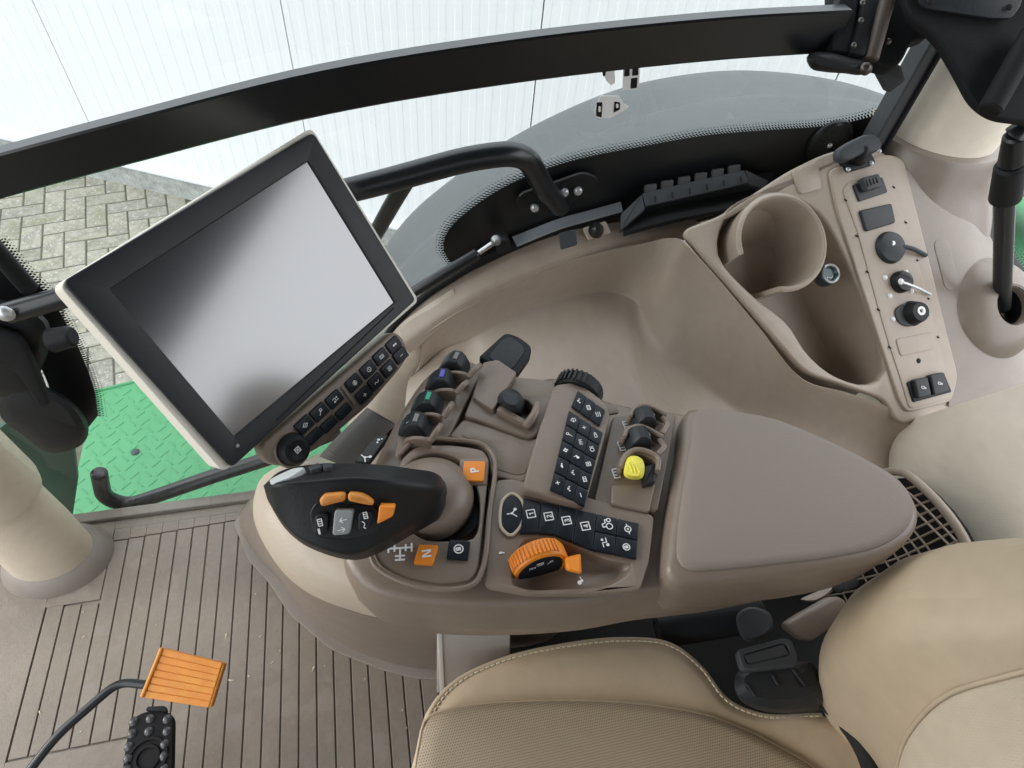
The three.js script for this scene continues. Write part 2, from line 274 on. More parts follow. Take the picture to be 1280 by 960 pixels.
{
  const f = structure('cab_floor', box(-0.9, 0.9, -0.05, -0.0045, -0.775, 0.75, 0.001), M.floor);
  const scuff = M.floor.clone(); scuff.map = tex(512, 0.6, (u, v) => { const k = 0.89 + 0.14 * fbm(u, v, 5, 6) + 0.07 * (fbm(u, v, 90, 2) - 0.5), s = Math.max(0, fbm(u + 0.37, v + 0.11, 14, 4) - 0.64) * 0.6; return [k + s, k * 0.985 + s, k * 0.96 + s * 0.95]; }, true);
  const x0 = -0.716, pitch = 0.0322;
  const lay = (xa, xb, za, zb) => mesh('rib', box(xa, xb, -0.004, 0, za, zb, 0.0012), scuff, f);
  for (let k = 0; k < 24; k++) { const xa = x0 + k * pitch + 0.0016, zs = k < 3 ? -0.6 + 0.004 * k : -0.722 - 0.0012 * k, ze = k < 6 ? -0.333 : 0.55; lay(xa, xa + pitch - 0.0026, zs, ze); }
  const bd = [box(-0.9, x0 - 0.0016, -0.004, 0, -0.775, 0.55, 0.001), box(x0 - 0.0016, x0 + 3 * pitch, -0.004, 0, -0.775, -0.6, 0.001), box(x0 + 3 * pitch, 0.05, -0.004, 0, -0.775, -0.755, 0.001), box(x0 - 0.0016, x0 + 6 * pitch - 0.002, -0.004, 0, -0.3298, 0.55, 0.001)];
  for (let k = 3; k < 24; k++) bd.push(box(x0 + k * pitch + 0.0016, x0 + (k + 1) * pitch + 0.0012, -0.004, 0, -0.755, -0.7242 - 0.0012 * k, 0.0005));
  mesh('border', bd, scuff, f);
  const grit = []; for (let k = 0; k < 46; k++) { const g = new THREE.TetrahedronGeometry(0.0012 + rnd() * 0.0016); g.scale(1 + rnd() * 2.5, 0.6, 1); g.rotateY(rnd() * 6.28); g.translate(-0.7 + rnd() * 0.66, 0.0008, -0.7 + rnd() * 0.75); grit.push(boxUV(g)); }
  mesh('grit', grit, mat([0.5, 0.44, 0.33], 0.9), f).userData.kind = 'stuff';
  mesh('door_sill', [box(-0.9, 0.02, -0.02, 0.012, -0.8, -0.776, 0.004)], M.floor, f);
}
structure('cab_rear_wall', box(0.84, 0.88, 0, 0.6, -0.74, 0.85, 0.004), M.paleBeige);
// ---------------------------------------------------------------- cab shell
{
  const r = thing('cab_roof', 'pale grey cab roof lining above the seat, out of the picture', 'roof');
  mesh('headliner', box(-1.0, 0.95, 1.62, 1.72, -0.8, 0.85, 0.03), mat([0.1, 0.1, 0.1], 0.9), r);
  for (const [x, z] of [[0.93, 0.8], [-0.95, 0.8], [-0.95, -0.8]]) mesh('post', rod([x, -0.03, z], [x, 1.64, z], 0.045), M.black, r);
  mesh('door_header', box(-1.0, 0.95, 1.5, 1.62, 0.83, 0.9, 0.02), M.black, r);
  mesh('rear_header', box(0.89, 0.96, 1.5, 1.64, -0.8, 0.85, 0.02), M.black, r);
}
{
  const d = thing('added_dark_door', 'added door with near-black pane that cuts light from the driver side, unseen', 'door');
  const tint = new THREE.MeshPhysicalMaterial({ transmission: 1, roughness: 0, thickness: 0, ior: 1.45 }); tint.color.setRGB(0.22, 0.23, 0.23);  // pane darkened to stand in for a person blocking light here
  const g = new THREE.PlaneGeometry(1.8, 1.5); g.translate(0, 0.75, 0.87); mesh('pane', g, tint, d);
  mesh('frame', [box(-0.93, 0.93, -0.02, 0.06, 0.84, 0.9, 0.01), box(-0.93, -0.86, 0.06, 1.5, 0.84, 0.9, 0.01), box(0.86, 0.93, 0.06, 1.5, 0.84, 0.9, 0.01)], M.black, d);
}
let ribbon, dots, ink; // print on glass
{
  const w = thing('side_window', 'large tinted cab side window with black dotted border and warning stickers', 'window');
  const zz = -0.745;
  const edge = [[-0.7, 1.6], [-0.7, 0], [-0.2, 0], [-0.12, 0.2], [-0.06, 0.4], [0.0, 0.56], [0.06, 0.64], [0.15, 0.7], [0.26, 0.745], [0.37, 0.765], [0.5, 0.785], [0.77, 0.8], [0.77, 1.6]].map(([x, y]) => [x, y, zz]);
  const glass = new THREE.MeshPhysicalMaterial({ transmission: 1, roughness: 0, thickness: 0, ior: 1.45 }); glass.color.setRGB(0.735, 0.78, 0.785);
  const sh = new THREE.Shape(edge.map((p) => new THREE.Vector2(p[0], p[1]))), gg = new THREE.ShapeGeometry(sh); gg.translate(0, 0, zz);
  mesh('pane', gg, glass, w);
  ink = mat([0.006, 0.007, 0.008], 0.4);
  ribbon = (A, B, n) => { // strip between two lines
    const a = new THREE.CatmullRomCurve3(A.map(V), false, 'centripetal').getSpacedPoints(n), b = new THREE.CatmullRomCurve3(B.map(V), false, 'centripetal').getSpacedPoints(n), pos = [], uv = [], idx = []; let u = 0;
    for (let i = 0; i <= n; i++) { if (i) u += a[i].distanceTo(a[i - 1]); pos.push(a[i].x, a[i].y, a[i].z, b[i].x, b[i].y, b[i].z); uv.push(u / 0.0095, 0, u / 0.0095, 1); if (i < n) idx.push(2 * i, 2 * i + 1, 2 * i + 2, 2 * i + 1, 2 * i + 3, 2 * i + 2); }
    const g = new THREE.BufferGeometry(); g.setAttribute('position', new THREE.Float32BufferAttribute(pos, 3)); g.setAttribute('uv', new THREE.Float32BufferAttribute(uv, 2)); g.setIndex(idx); g.computeVertexNormals(); return g;
  };
  const dotT = (() => { const n = 64, d = new Uint8Array(n * n * 4); for (let j = 0; j < n; j++) for (let i = 0; i < n; i++) { let on = 0; const y = j / n; for (let r = 0; r < 3; r++) { const cy = 0.2 + r * 0.3, rad = [0.17, 0.12, 0.07][r]; for (const o of [0, 0.5]) { const xx = ((i / n + o + (r % 2 ? 0.25 : 0)) % 1); if (Math.hypot((xx - 0.5) * 1.0, y - cy) < rad) on = 1; } } if (y < 0.06) on = 1; d.fill(on * 255, (j * n + i) * 4, (j * n + i) * 4 + 3); d[(j * n + i) * 4 + 3] = 255; } const t = new THREE.DataTexture(d, n, n); t.wrapS = THREE.RepeatWrapping; t.wrapT = THREE.ClampToEdgeWrapping; t.magFilter = THREE.LinearFilter; t.needsUpdate = true; return t; })();
  dots = mat([0.006, 0.007, 0.008], 0.4, { alphaMap: dotT, transparent: true });
  const inner = [[.114,.674,-.738],[.0969,.7122,-.738],[.1064,.746,-.738],[.136,.7767,-.738],[.1713,.8033,-.738],[.215,.8262,-.738],[.2807,.8475,-.738],[.3707,.8631,-.738],[.4625,.8764,-.738],[.5597,.8815,-.738],[.6481,.8848,-.738],[.703,.8928,-.738],[.7444,.906,-.738]], outer = [[.1216,.6557,-.738],[.132,.6431,-.738],[.1503,.6346,-.738],[.1807,.6499,-.738],[.2179,.6709,-.738],[.255,.6867,-.738],[.3299,.7085,-.738],[.4205,.72,-.738],[.5137,.7286,-.738],[.6252,.7332,-.738],[.7408,.738,-.738],[.8005,.7528,-.738],[.8622,.7645,-.738]];
  mesh('border_print', ribbon(inner, outer, 60), ink, w);
  mesh('dot_print', ribbon(inner, [[.1041,.6686,-.738],[.0839,.7147,-.738],[.0949,.7579,-.738],[.1265,.7905,-.738],[.1616,.8165,-.738],[.2057,.84,-.738],[.2728,.861,-.738],[.365,.8762,-.738],[.4568,.8894,-.738],[.5526,.8947,-.738],[.6397,.8981,-.738],[.6912,.9062,-.738],[.7314,.9181,-.738]], 90), dots, w);
  const fi = [[-.456,.7702,-.738],[-.4524,.7211,-.738],[-.444,.6723,-.738],[-.4466,.6052,-.738],[-.4543,.5452,-.738],[-.4688,.4697,-.738],[-.4883,.4085,-.738]];
  mesh('border_print', ribbon(fi, [[-.5018,.7491,-.738],[-.5181,.7002,-.738],[-.5111,.6376,-.738],[-.5117,.5716,-.738],[-.5227,.4992,-.738],[-.5461,.42,-.738],[-.5608,.3282,-.738]], 30), ink, w);
  mesh('dot_print', ribbon(fi, [[-.4441,.7766,-.738],[-.4393,.7292,-.738],[-.4298,.6824,-.738],[-.4324,.6116,-.738],[-.4391,.5502,-.738],[-.4527,.4751,-.738],[-.474,.4011,-.738]], 40), dots, w);
  // stickers: white vinyl with black pictogram blocks
  const sticker = (pts, blocks, name = 'sticker') => { const s = mesh(name, plate(pts, 0.0008, { r: 0.003, b: 0.0002, up: [0, 0, 1] }), M.white, w); for (const b of blocks) mesh('pictogram', plate(b, 0.0004, { r: 0.0015, b: 0, up: [0, 0, 1] }), M.blackGloss, s); return s; };
  sticker([[.2971,.9369,-.736],[.3241,.9363,-.736],[.3306,.9268,-.736],[.3407,.9213,-.736],[.3263,.912,-.736],[.3163,.9069,-.736],[.2975,.9074,-.736],[.2936,.9161,-.736]], [[[.2943,.9289,-.7355],[.3018,.9288,-.7355],[.3048,.9086,-.7355],[.2967,.9109,-.7355]], [[.3179,.9295,-.7355],[.3258,.9282,-.7355],[.3279,.9187,-.7355],[.32,.9146,-.7355]]]);
  for (const q of [[[.2973,.9239,-.7351],[.3005,.9238,-.7351],[.302,.9163,-.7351],[.2987,.9164,-.7351]], [[.3206,.9265,-.7351],[.3239,.9264,-.7351],[.3251,.9211,-.7351],[.3218,.9212,-.7351]]]) mesh('pictogram', plate(q, 0.0003, { b: 0, r: 0.001, up: [0, 0, 1] }), M.white, w);
  sticker([[.3193,.9759,-.736],[.3409,.9776,-.736],[.3473,.9481,-.736],[.3461,.9441,-.736],[.3257,.9434,-.736]], [[[.3319,.9751,-.7355],[.3392,.975,-.7355],[.3424,.9624,-.7355],[.3341,.9615,-.7355]], [[.3338,.9586,-.7355],[.3421,.9594,-.7355],[.3443,.9464,-.7355],[.3359,.9455,-.7355]], [[.3221,.9723,-.7355],[.3281,.9732,-.7355],[.3309,.9615,-.7355],[.3237,.9607,-.7355]]]);
  sticker([[.2911,.9724,-.736],[.3083,.9741,-.736],[.3141,.9527,-.736],[.3094,.9498,-.736],[.3005,.9568,-.736]], [[[.2923,.9707,-.7355],[.2975,.9707,-.7355],[.2991,.9629,-.7355],[.2964,.961,-.7355]]]);
  // bottom gasket and a trim strip whose pale grey paints its reflection
  const sill = [[-.0195,.5142,-.725],[.0248,.5877,-.725],[.0645,.63,-.725],[.1146,.6675,-.725],[.1629,.6989,-.725],[.2104,.722,-.725],[.2697,.7422,-.725],[.3411,.7615,-.725],[.4266,.7756,-.725],[.5152,.7842,-.725],[.5931,.791,-.725]];
  mesh('sill_sheen_trim', sheet([[[.1993,.7285,-.733],[.2697,.7564,-.733],[.3172,.7686,-.733],[.3598,.7798,-.733]], [[.203,.7259,-.715],[.2656,.7528,-.715],[.3147,.7662,-.715],[.3569,.7772,-.715]]], 5, 3, 0.003), mat([0.34, 0.37, 0.4], 0.35), w);
  mesh('gasket', tube(sill, 0.006, { seg: 60, rad: 8 }), M.rubber, w);
}
{
  // gas strut lying along the lower front edge of the window
  const s = thing('gas_strut', 'black gas strut along the lower front edge of the side window', 'strut');
  mesh('cylinder', rod([.0324,.6548,-.7], [.1427,.7297,-.7], 0.0085), M.steelBlack, s);
  mesh('piston', rod([.1427,.7297,-.7], [.1629,.7451,-.7], 0.004), M.steel, s);
  mesh('ball_joint', dome([.1673,.7504,-.7], [0, 0.2, 1], 0.008, 0.01), mat([0.3, 0.3, 0.3], 0.4, { metalness: 0.8 }), s);
  mesh('bracket', plate([[.1657,.7486,-.697],[.1863,.7526,-.697],[.1917,.7294,-.697],[.1706,.7253,-.697]], 0.02, { r: 0.006, b: 0.002, up: [0, 0, 1] }), M.black, s);
}
{
  const h = thing('grab_bar', 'black bent tube grab handle bolted low on the side window', 'handle');
  const z0 = -0.725;
  mesh('tube', tube(bent([[-.063,.8594,-.66], [.0077,.878,-.655], [.1196,.91,-.65], [.1827,.9117,-.655], [.228,.8314,-.7], [.2627,.7851,-.722]], 0.035), 0.0145, { seg: 90, rad: 16 }), M.steelBlack, h);
  mesh('brace', tube([[.0455,.8814,-.66], [.0272,.8393,-.675], [.0067,.784,-.7], [-.0047,.7447,-.725]], 0.0105, { seg: 24 }), M.steelBlack, h);
  const pad1 = mesh('mounting_plate', plate([[.1975,.7932,-.722],[.2018,.8084,-.722],[.2215,.8161,-.722],[.2567,.8267,-.722],[.2892,.8387,-.722],[.3119,.8289,-.722],[.3152,.8123,-.722],[.2851,.7944,-.722],[.2522,.775,-.722],[.2107,.7751,-.722]], 0.006, { r: 0.02, b: 0.002, up: [0, 0, 1] }), M.blackGloss, h);
  for (const c of [[.2242,.7876,-.72], [.2644,.81,-.72], [.2841,.8114,-.72]]) { mesh('bolt', turned([[0, 0.006], [0.004, 0.006], [0.006, 0.004], [0.0065, 0]], c, [0, 0, 1], 10), M.silver, pad1); }
}
{
  const b = thing('window_pad', 'round black rubber mount on the dark border at the rear of the window', 'mount');
  mesh('disc', turned([[0, 0.008], [0.03, 0.007], [0.034, 0.004], [0.035, 0]], [.6687,.8599,-.737], [0, 0, 1], 32), M.blackGloss, b);
  mesh('bolt', dome([.6656,.8595,-.729], [0, 0, 1], 0.004, 0.003), M.silver, b);
}
{
  const bar = thing('mounting_rail', 'long curved black steel rail crossing in front of the side window', 'rail');
  const top = [[-60, 200], [0, 187], [150, 147], [400, 88], [650, 47], [900, 18], [1048, 8]];
  const C = [[-.414,.8985,-.655],[-.365,.9106,-.655],[-.2425,.941,-.655],[-.0387,.9886,-.655],[.1679,1.0192,-.655],[.3893,1.0401,-.655],[.5321,1.0475,-.655]];
  C.unshift(add(C[0], mul(add(C[0], mul(C[1], -1)), 6)));
  const curve = new THREE.CatmullRomCurve3(C.map(V), false, 'centripetal').getSpacedPoints(40), rings = [];
  curve.forEach((p) => { const r = []; const prof = [[-0.021, -0.008], [-0.019, -0.01], [0.019, -0.01], [0.021, -0.008], [0.021, 0.008], [0.019, 0.01], [-0.019, 0.01], [-0.021, 0.008]]; for (const [y, z] of prof) r.push(new THREE.Vector3(p.x, p.y + y * 1.06, p.z + z)); rings.push(r); });
  mesh('bar', loft(rings, { crease: 0.5 }), M.rail, bar);
}
{
  // fender outside the glass: one moulded skin over the wheel
  const f = thing('rear_fender', 'large grey moulded fender over the rear wheel outside the window', 'fender');
  const edge = [[-.0453,.0136,-1.25],[-.0138,.2167,-1.25],[.0231,.3282,-1.25],[.0914,.4226,-1.25],[.1799,.5025,-1.25],[.2828,.5807,-1.25],[.4192,.6553,-1.25],[.5541,.7064,-1.25],[.7308,.7344,-1.25],[.8854,.7326,-1.25],[1.059,.7091,-1.25],[1.2247,.6651,-1.25],[1.4639,.5704,-1.25]];
  const row = (z, dy, dx = 0) => edge.map((p) => [p[0] + dx, p[1] + dy, z]);
  mesh('skin', sheet([row(-0.79, 0.035), row(-0.86, 0.04), row(-0.98, 0.042), row(-1.06, 0.036), row(-1.09, 0.022), row(-1.16, 0.02), row(-1.215, 0.012), row(-1.245, -0.005), row(-1.255, -0.04), row(-1.255, -0.12)], 5, 3, 0.006), M.fender, f);
}
{
  const s = thing('step_platform', 'green chequer plate step platform outside below the window', 'platform');
  const y = -0.35, P = [[-.9318,-.35,-1.4667],[-.1748,-.35,-1.6345],[-.0685,-.35,-1.117],[-.3947,-.35,-.9465],[-.9242,-.35,-.8473],[-.9146,-.35,-.9953]];
  mesh('deck', plate(P, 0.02, { r: 0.01, b: 0.002 }), M.green, s);
  const a = centre(P);
  const c0 = [-.9276,-.35,-1.4694], c1 = [-.1747,-.35,-1.6385];
  mesh('kerb', tube([c0, mix(c0, c1, 0.5), c1], 0.006), M.green, s);
  const bar = new RoundedBoxGeometry(0.03, 0.0016, 0.005, 1, 0.0007);
  // raised lozenges of the chequer plate
  const inside = (x, z) => { let w = false; for (let i = 0, j = P.length - 1; i < P.length; j = i++) if ((P[i][2] > z) !== (P[j][2] > z) && x < ((P[j][0] - P[i][0]) * (z - P[i][2])) / (P[j][2] - P[i][2]) + P[i][0]) w = !w; return w; };
  const loz = [];
  for (let i = -30; i < 40; i++) for (let j = -40; j < 10; j++) { const x = -0.6 + i * 0.036 + (j % 2) * 0.018, z = -0.9 + j * 0.036 * 0.9; if (!inside(x, z)) continue; const g = bar.clone(); g.rotateY((i + j) % 2 ? 0.8 : -0.8); g.translate(x, y + 0.0004, z); loz.push(g); }
  const lz = mesh('lozenge_tread', loz, M.green, s); lz.userData.kind = 'stuff';
  mesh('bolt', turned([[0, 0.004], [0.008, 0.004], [0.011, 0.002], [0.012, 0]], [-.7721,-.349,-1.2102], [0, 1, 0], 16), mat([0.03, 0.05, 0.06], 0.6), s);
}
{
  const t = thing('step_handrail', 'black bent handrail end above the green step', 'handrail');
  mesh('tube', tube(bent([[-.6208,.1078,-.83], [-.6482,.0133,-.83], [-.6163,-.0328,-.83], [-.4069,.0456,-.83], [-.2688,.0919,-.83], [-.1301,.1555,-.83]], 0.03), 0.0165, { seg: 70 }), M.steelBlack, t);
}
{
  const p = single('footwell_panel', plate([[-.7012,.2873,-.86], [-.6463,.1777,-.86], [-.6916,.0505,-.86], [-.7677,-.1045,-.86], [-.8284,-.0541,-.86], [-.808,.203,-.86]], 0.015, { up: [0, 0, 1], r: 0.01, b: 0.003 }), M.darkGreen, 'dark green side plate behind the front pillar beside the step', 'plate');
}
{
  const p = thing('front_pillar', 'beige rounded front pillar trim standing on the ribbed floor', 'pillar');
  const ring = (q, rx, rz, n = 40) => { const out = []; for (let i = 0; i < n; i++) { const a = i / n * Math.PI * 2; out.push(new THREE.Vector3(q[0] + Math.cos(a) * rx, q[1], q[2] + Math.sin(a) * rz)); } return out; };
  const P = [[-0.715, 0, -0.7], [-0.722, 0.12, -0.713], [-0.735, 0.22, -0.728], [-0.75, 0.36, -0.745], [-0.77, 0.6, -0.765]];
  mesh('collar', loft([ring(P[0], 0.104, 0.082), ring(add(P[0], [0, 0.012, 0]), 0.1, 0.079), ring(add(P[0], [0, 0.03, 0]), 0.088, 0.068), ring(add(P[0], [0, 0.038, 0]), 0.078, 0.058)]), M.floor, p);
  mesh('column', loft([ring(P[0], 0.076, 0.058), ring(add(P[0], [0, 0.04, 0]), 0.078, 0.06), ring(P[1], 0.076, 0.06), ring(P[2], 0.072, 0.06), ring(P[3], 0.07, 0.06)]), M.beige, p);
  mesh('sleeve', loft([ring(add(P[2], [0, 0.002, 0]), 0.074, 0.062), ring(add(P[2], [0, 0.008, 0]), 0.083, 0.07), ring(add(P[2], [-0.002, 0.03, -0.004]), 0.087, 0.073), ring(P[3], 0.086, 0.073), ring(P[4], 0.084, 0.073), ring([-0.8, 1.1, -0.785], 0.082, 0.072), ring([-0.82, 1.63, -0.79], 0.08, 0.07)]), M.beige, p);
  mesh('clip_cover', turned([[0, 0.004], [0.014, 0.004], [0.018, 0.002], [0.019, -0.02]], add(P[1], [0.05, -0.035, 0.043]), [0.75, 0.15, 0.64], 24), M.beige, p);
}
{
  const m = thing('window_latch', 'black window latch assembly with rod beside the front pillar', 'latch');
  mesh('bracket', stack([[[-.5089,.7142,-.7],[-.4595,.6976,-.7],[-.4411,.6723,-.7],[-.4519,.6305,-.7],[-.49,.5722,-.7],[-.5316,.5085,-.7],[-.5706,.5157,-.7],[-.5825,.573,-.7]], [[-.497,.7259,-.68],[-.4505,.7098,-.68],[-.4345,.6851,-.68],[-.4448,.6473,-.68],[-.4797,.5936,-.68],[-.5154,.5423,-.68],[-.5493,.5484,-.68],[-.5626,.6,-.68]], [[-.4931,.7223,-.672],[-.4552,.7069,-.672],[-.4431,.6825,-.672],[-.4511,.6504,-.672],[-.4818,.6065,-.672],[-.509,.5693,-.672],[-.5347,.5738,-.672],[-.5461,.6199,-.672]]], 40), M.black, m);
  mesh('lock_box', stack([[[-.5399,.5543,-.71],[-.5128,.5313,-.71],[-.4901,.4882,-.71],[-.491,.4246,-.71],[-.5144,.3787,-.71],[-.5414,.3606,-.71],[-.5762,.3589,-.71],[-.59,.4117,-.71],[-.5969,.4675,-.71]], [[-.5222,.5737,-.685],[-.4978,.5516,-.685],[-.4789,.5101,-.685],[-.4806,.4525,-.685],[-.4982,.4208,-.685],[-.521,.4052,-.685],[-.5492,.4046,-.685],[-.5625,.4502,-.685],[-.5722,.5001,-.685]], [[-.5123,.5686,-.676],[-.4967,.5495,-.676],[-.4826,.5145,-.676],[-.4854,.4638,-.676],[-.4968,.4446,-.676],[-.5124,.4346,-.676],[-.5328,.4347,-.676],[-.5439,.4739,-.676],[-.5515,.512,-.676]]], 44), M.black, m);
  mesh('rod', rod([-.44,.7359,-.64], [-.3508,.7596,-.64], 0.013), M.steelBlack, m);
  mesh('carrier', rod([-0.52, 0.6, -0.7], [-0.74, 0.56, -0.75], 0.02), M.black, m);
  mesh('rod_end', dome([-.4311,.7483,-.626], [0, 0.3, 1], 0.01, 0.007), M.silver, m);
  mesh('knob', rod([-.4259,.6709,-.655], [-.3958,.6759,-.655], 0.016, 0.014), M.black, m);
  mesh('lever', plate([[-.4861,.6994,-.655],[-.457,.6752,-.655],[-.4657,.6201,-.655],[-.4829,.5418,-.655],[-.4977,.5408,-.655],[-.4893,.6106,-.655],[-.5099,.6525,-.655]], 0.015, { up: [0, 0, 1], r: 0.01, b: 0.003 }), M.blackSoft, m);
  mesh('bar', rod([-.4544,.8088,-.71], [-.4425,.7117,-.71], 0.011), M.black, m);
}
// ---------------------------------------------------------------- symbol atlas (white print on keys)
const cells = {}; let symbolMat;
{
  const cv = document.createElement('canvas'); cv.width = 1024; cv.height = 512; const x = cv.getContext('2d');
  x.fillStyle = '#000'; x.fillRect(0, 0, 1024, 512); x.strokeStyle = x.fillStyle = '#fff'; x.lineJoin = x.lineCap = 'round';
  let n = 0;
  const cell = (name, draw) => { const cx = (n % 8) * 128, cy = Math.floor(n / 8) * 128; n++; x.save(); x.translate(cx + 64, cy + 64); x.lineWidth = 9; x.beginPath(); draw(); x.restore(); cells[name] = [cx / 1024, 1 - (cy + 128) / 512, (cx + 128) / 1024, 1 - cy / 512]; };
  const L = (...p) => { x.beginPath(); for (let i = 0; i < p.length; i += 2) i ? x.lineTo(p[i], p[i + 1]) : x.moveTo(p[i], p[i + 1]); x.stroke(); };
  const T = (s, size = 90) => { x.font = 'bold ' + size + 'px sans-serif'; x.textAlign = 'center'; x.textBaseline = 'middle'; x.fillText(s, 0, 4); };
  const O = (a, b, r, fill) => { x.beginPath(); x.arc(a, b, r, 0, 7); fill ? x.fill() : x.stroke(); };
  const ringNum = (s) => () => { x.strokeRect(-34, -34, 68, 68); T(s, 58); };
  cell('P', () => T('P')); cell('N', () => T('N'));
  for (const d of '1234') cell(d, ringNum(d));
  cell('tractor', () => { O(-22, 20, 26); O(34, 28, 16); L(-22, -8, -22, -36, 6, -36, 14, -6, 42, -6, 42, 10); });
  cell('implement', () => { L(-40, -20, 0, -20, 0, 20, 40, 20); O(-26, 22, 15, 1); O(28, -16, 12, 1); });
  cell('diff', () => { O(0, 0, 26); O(0, 0, 9, 1); L(-44, 0, -28, 0); L(28, 0, 44, 0); });
  cell('lock', () => { O(0, 0, 30); x.fillRect(-13, -6, 26, 22); L(-8, -6, -8, -16, 8, -16, 8, -6); });
  cell('arrow', () => { L(0, 36, 0, -30); L(-24, -6, 0, -34, 24, -6); });
  cell('down', () => { L(0, -36, 0, 30); L(-24, 6, 0, 34, 24, 6); });
  cell('home', () => { L(-36, 4, 0, -32, 36, 4); x.strokeRect(-22, 4, 44, 32); });
  cell('menu', () => { for (const y of [-24, 0, 24]) L(-34, y, 34, y); });
  cell('wrench', () => { L(-28, 30, 14, -12); O(22, -20, 17); });
  cell('round', () => { O(0, 0, 32); L(0, -16, 0, 16); });
  cell('triple', () => { L(0, 0, -30, 30); L(0, 0, 30, 30); L(0, 0, 0, -36); O(0, 0, 10, 1); O(30, 30, 12, 1); });
  cell('plus', () => { L(-26, 0, 26, 0); L(0, -26, 0, 26); });
  cell('minus', () => L(-28, 0, 28, 0));
  cell('gearbox', () => { L(-50, -26, -50, 6); L(-50, -10, 50, -10); L(0, -10, 0, 44); L(50, -26, 50, 6); L(-24, -22, -24, 2); L(24, -22, 24, 2); L(-18, 44, 18, 44); L(-18, 26, 18, 26); });
  cell('lamp', () => { O(-8, 0, 26); L(26, -20, 44, -20); L(26, 0, 44, 0); L(26, 20, 44, 20); });
  cell('fan', () => { for (let k = 0; k < 4; k++) { x.rotate(Math.PI / 2); O(0, -20, 13, 1); } });
  cell('hydraulic', () => { x.strokeRect(-36, -16, 48, 32); L(12, 0, 44, 0); L(36, -14, 36, 14); });
  cell('rabbit', () => { O(-8, 10, 20, 1); O(18, -4, 13, 1); L(18, -12, 10, -40); });
  cell('turtle', () => { x.beginPath(); x.arc(0, 14, 28, Math.PI, 0); x.fill(); O(36, 8, 10, 1); });
  cell('crossed', () => { x.strokeRect(-28, -28, 56, 56); L(-16, -16, 16, 16); L(16, -16, -16, 16); });
  cell('dots', () => { O(-26, 0, 11, 1); O(4, -12, 14, 1); O(30, 8, 10, 1); });
  cell('belt', () => { x.strokeRect(-34, -20, 68, 40); L(-12, -20, -12, 20); L(12, -20, 12, 20); });
  cell('scale', () => { for (let k = 0; k < 5; k++) L(-36 + k * 18, -20, -36 + k * 18, k % 2 ? 6 : 20); });
  cell('wave', () => { x.beginPath(); x.moveTo(-40, 10); x.bezierCurveTo(-20, -40, 0, 50, 40, -12); x.stroke(); });
  cell('bar', () => x.fillRect(-36, -14, 72, 28));
  const t = new THREE.CanvasTexture(cv); t.magFilter = THREE.LinearFilter; t.needsUpdate = true;
  symbolMat = mat([0.8, 0.8, 0.8], 0.6, { alphaMap: t, transparent: true });
}
// a printed symbol on a surface: centre, direction the reader sees as right, surface normal, size in metres
function symbol(name, at, right, normal, size, parent, m = symbolMat) {
  const N = V(normal).normalize(), X = V(right); X.addScaledVector(N, -X.dot(N)).normalize(); const Y = N.clone().cross(X), [u0, v0, u1, v1] = cells[name];
  const g = new THREE.PlaneGeometry(size, size), uv = g.attributes.uv; for (let i = 0; i < 4; i++) uv.setXY(i, u0 + uv.getX(i) * (u1 - u0), v0 + uv.getY(i) * (v1 - v0));
  g.applyMatrix4(new THREE.Matrix4().makeBasis(X, Y, N).setPosition(V(at).addScaledVector(N, 0.0005)));
  return mesh('symbol', g, m, parent);
}
const SN = [0,.8065,.5912];
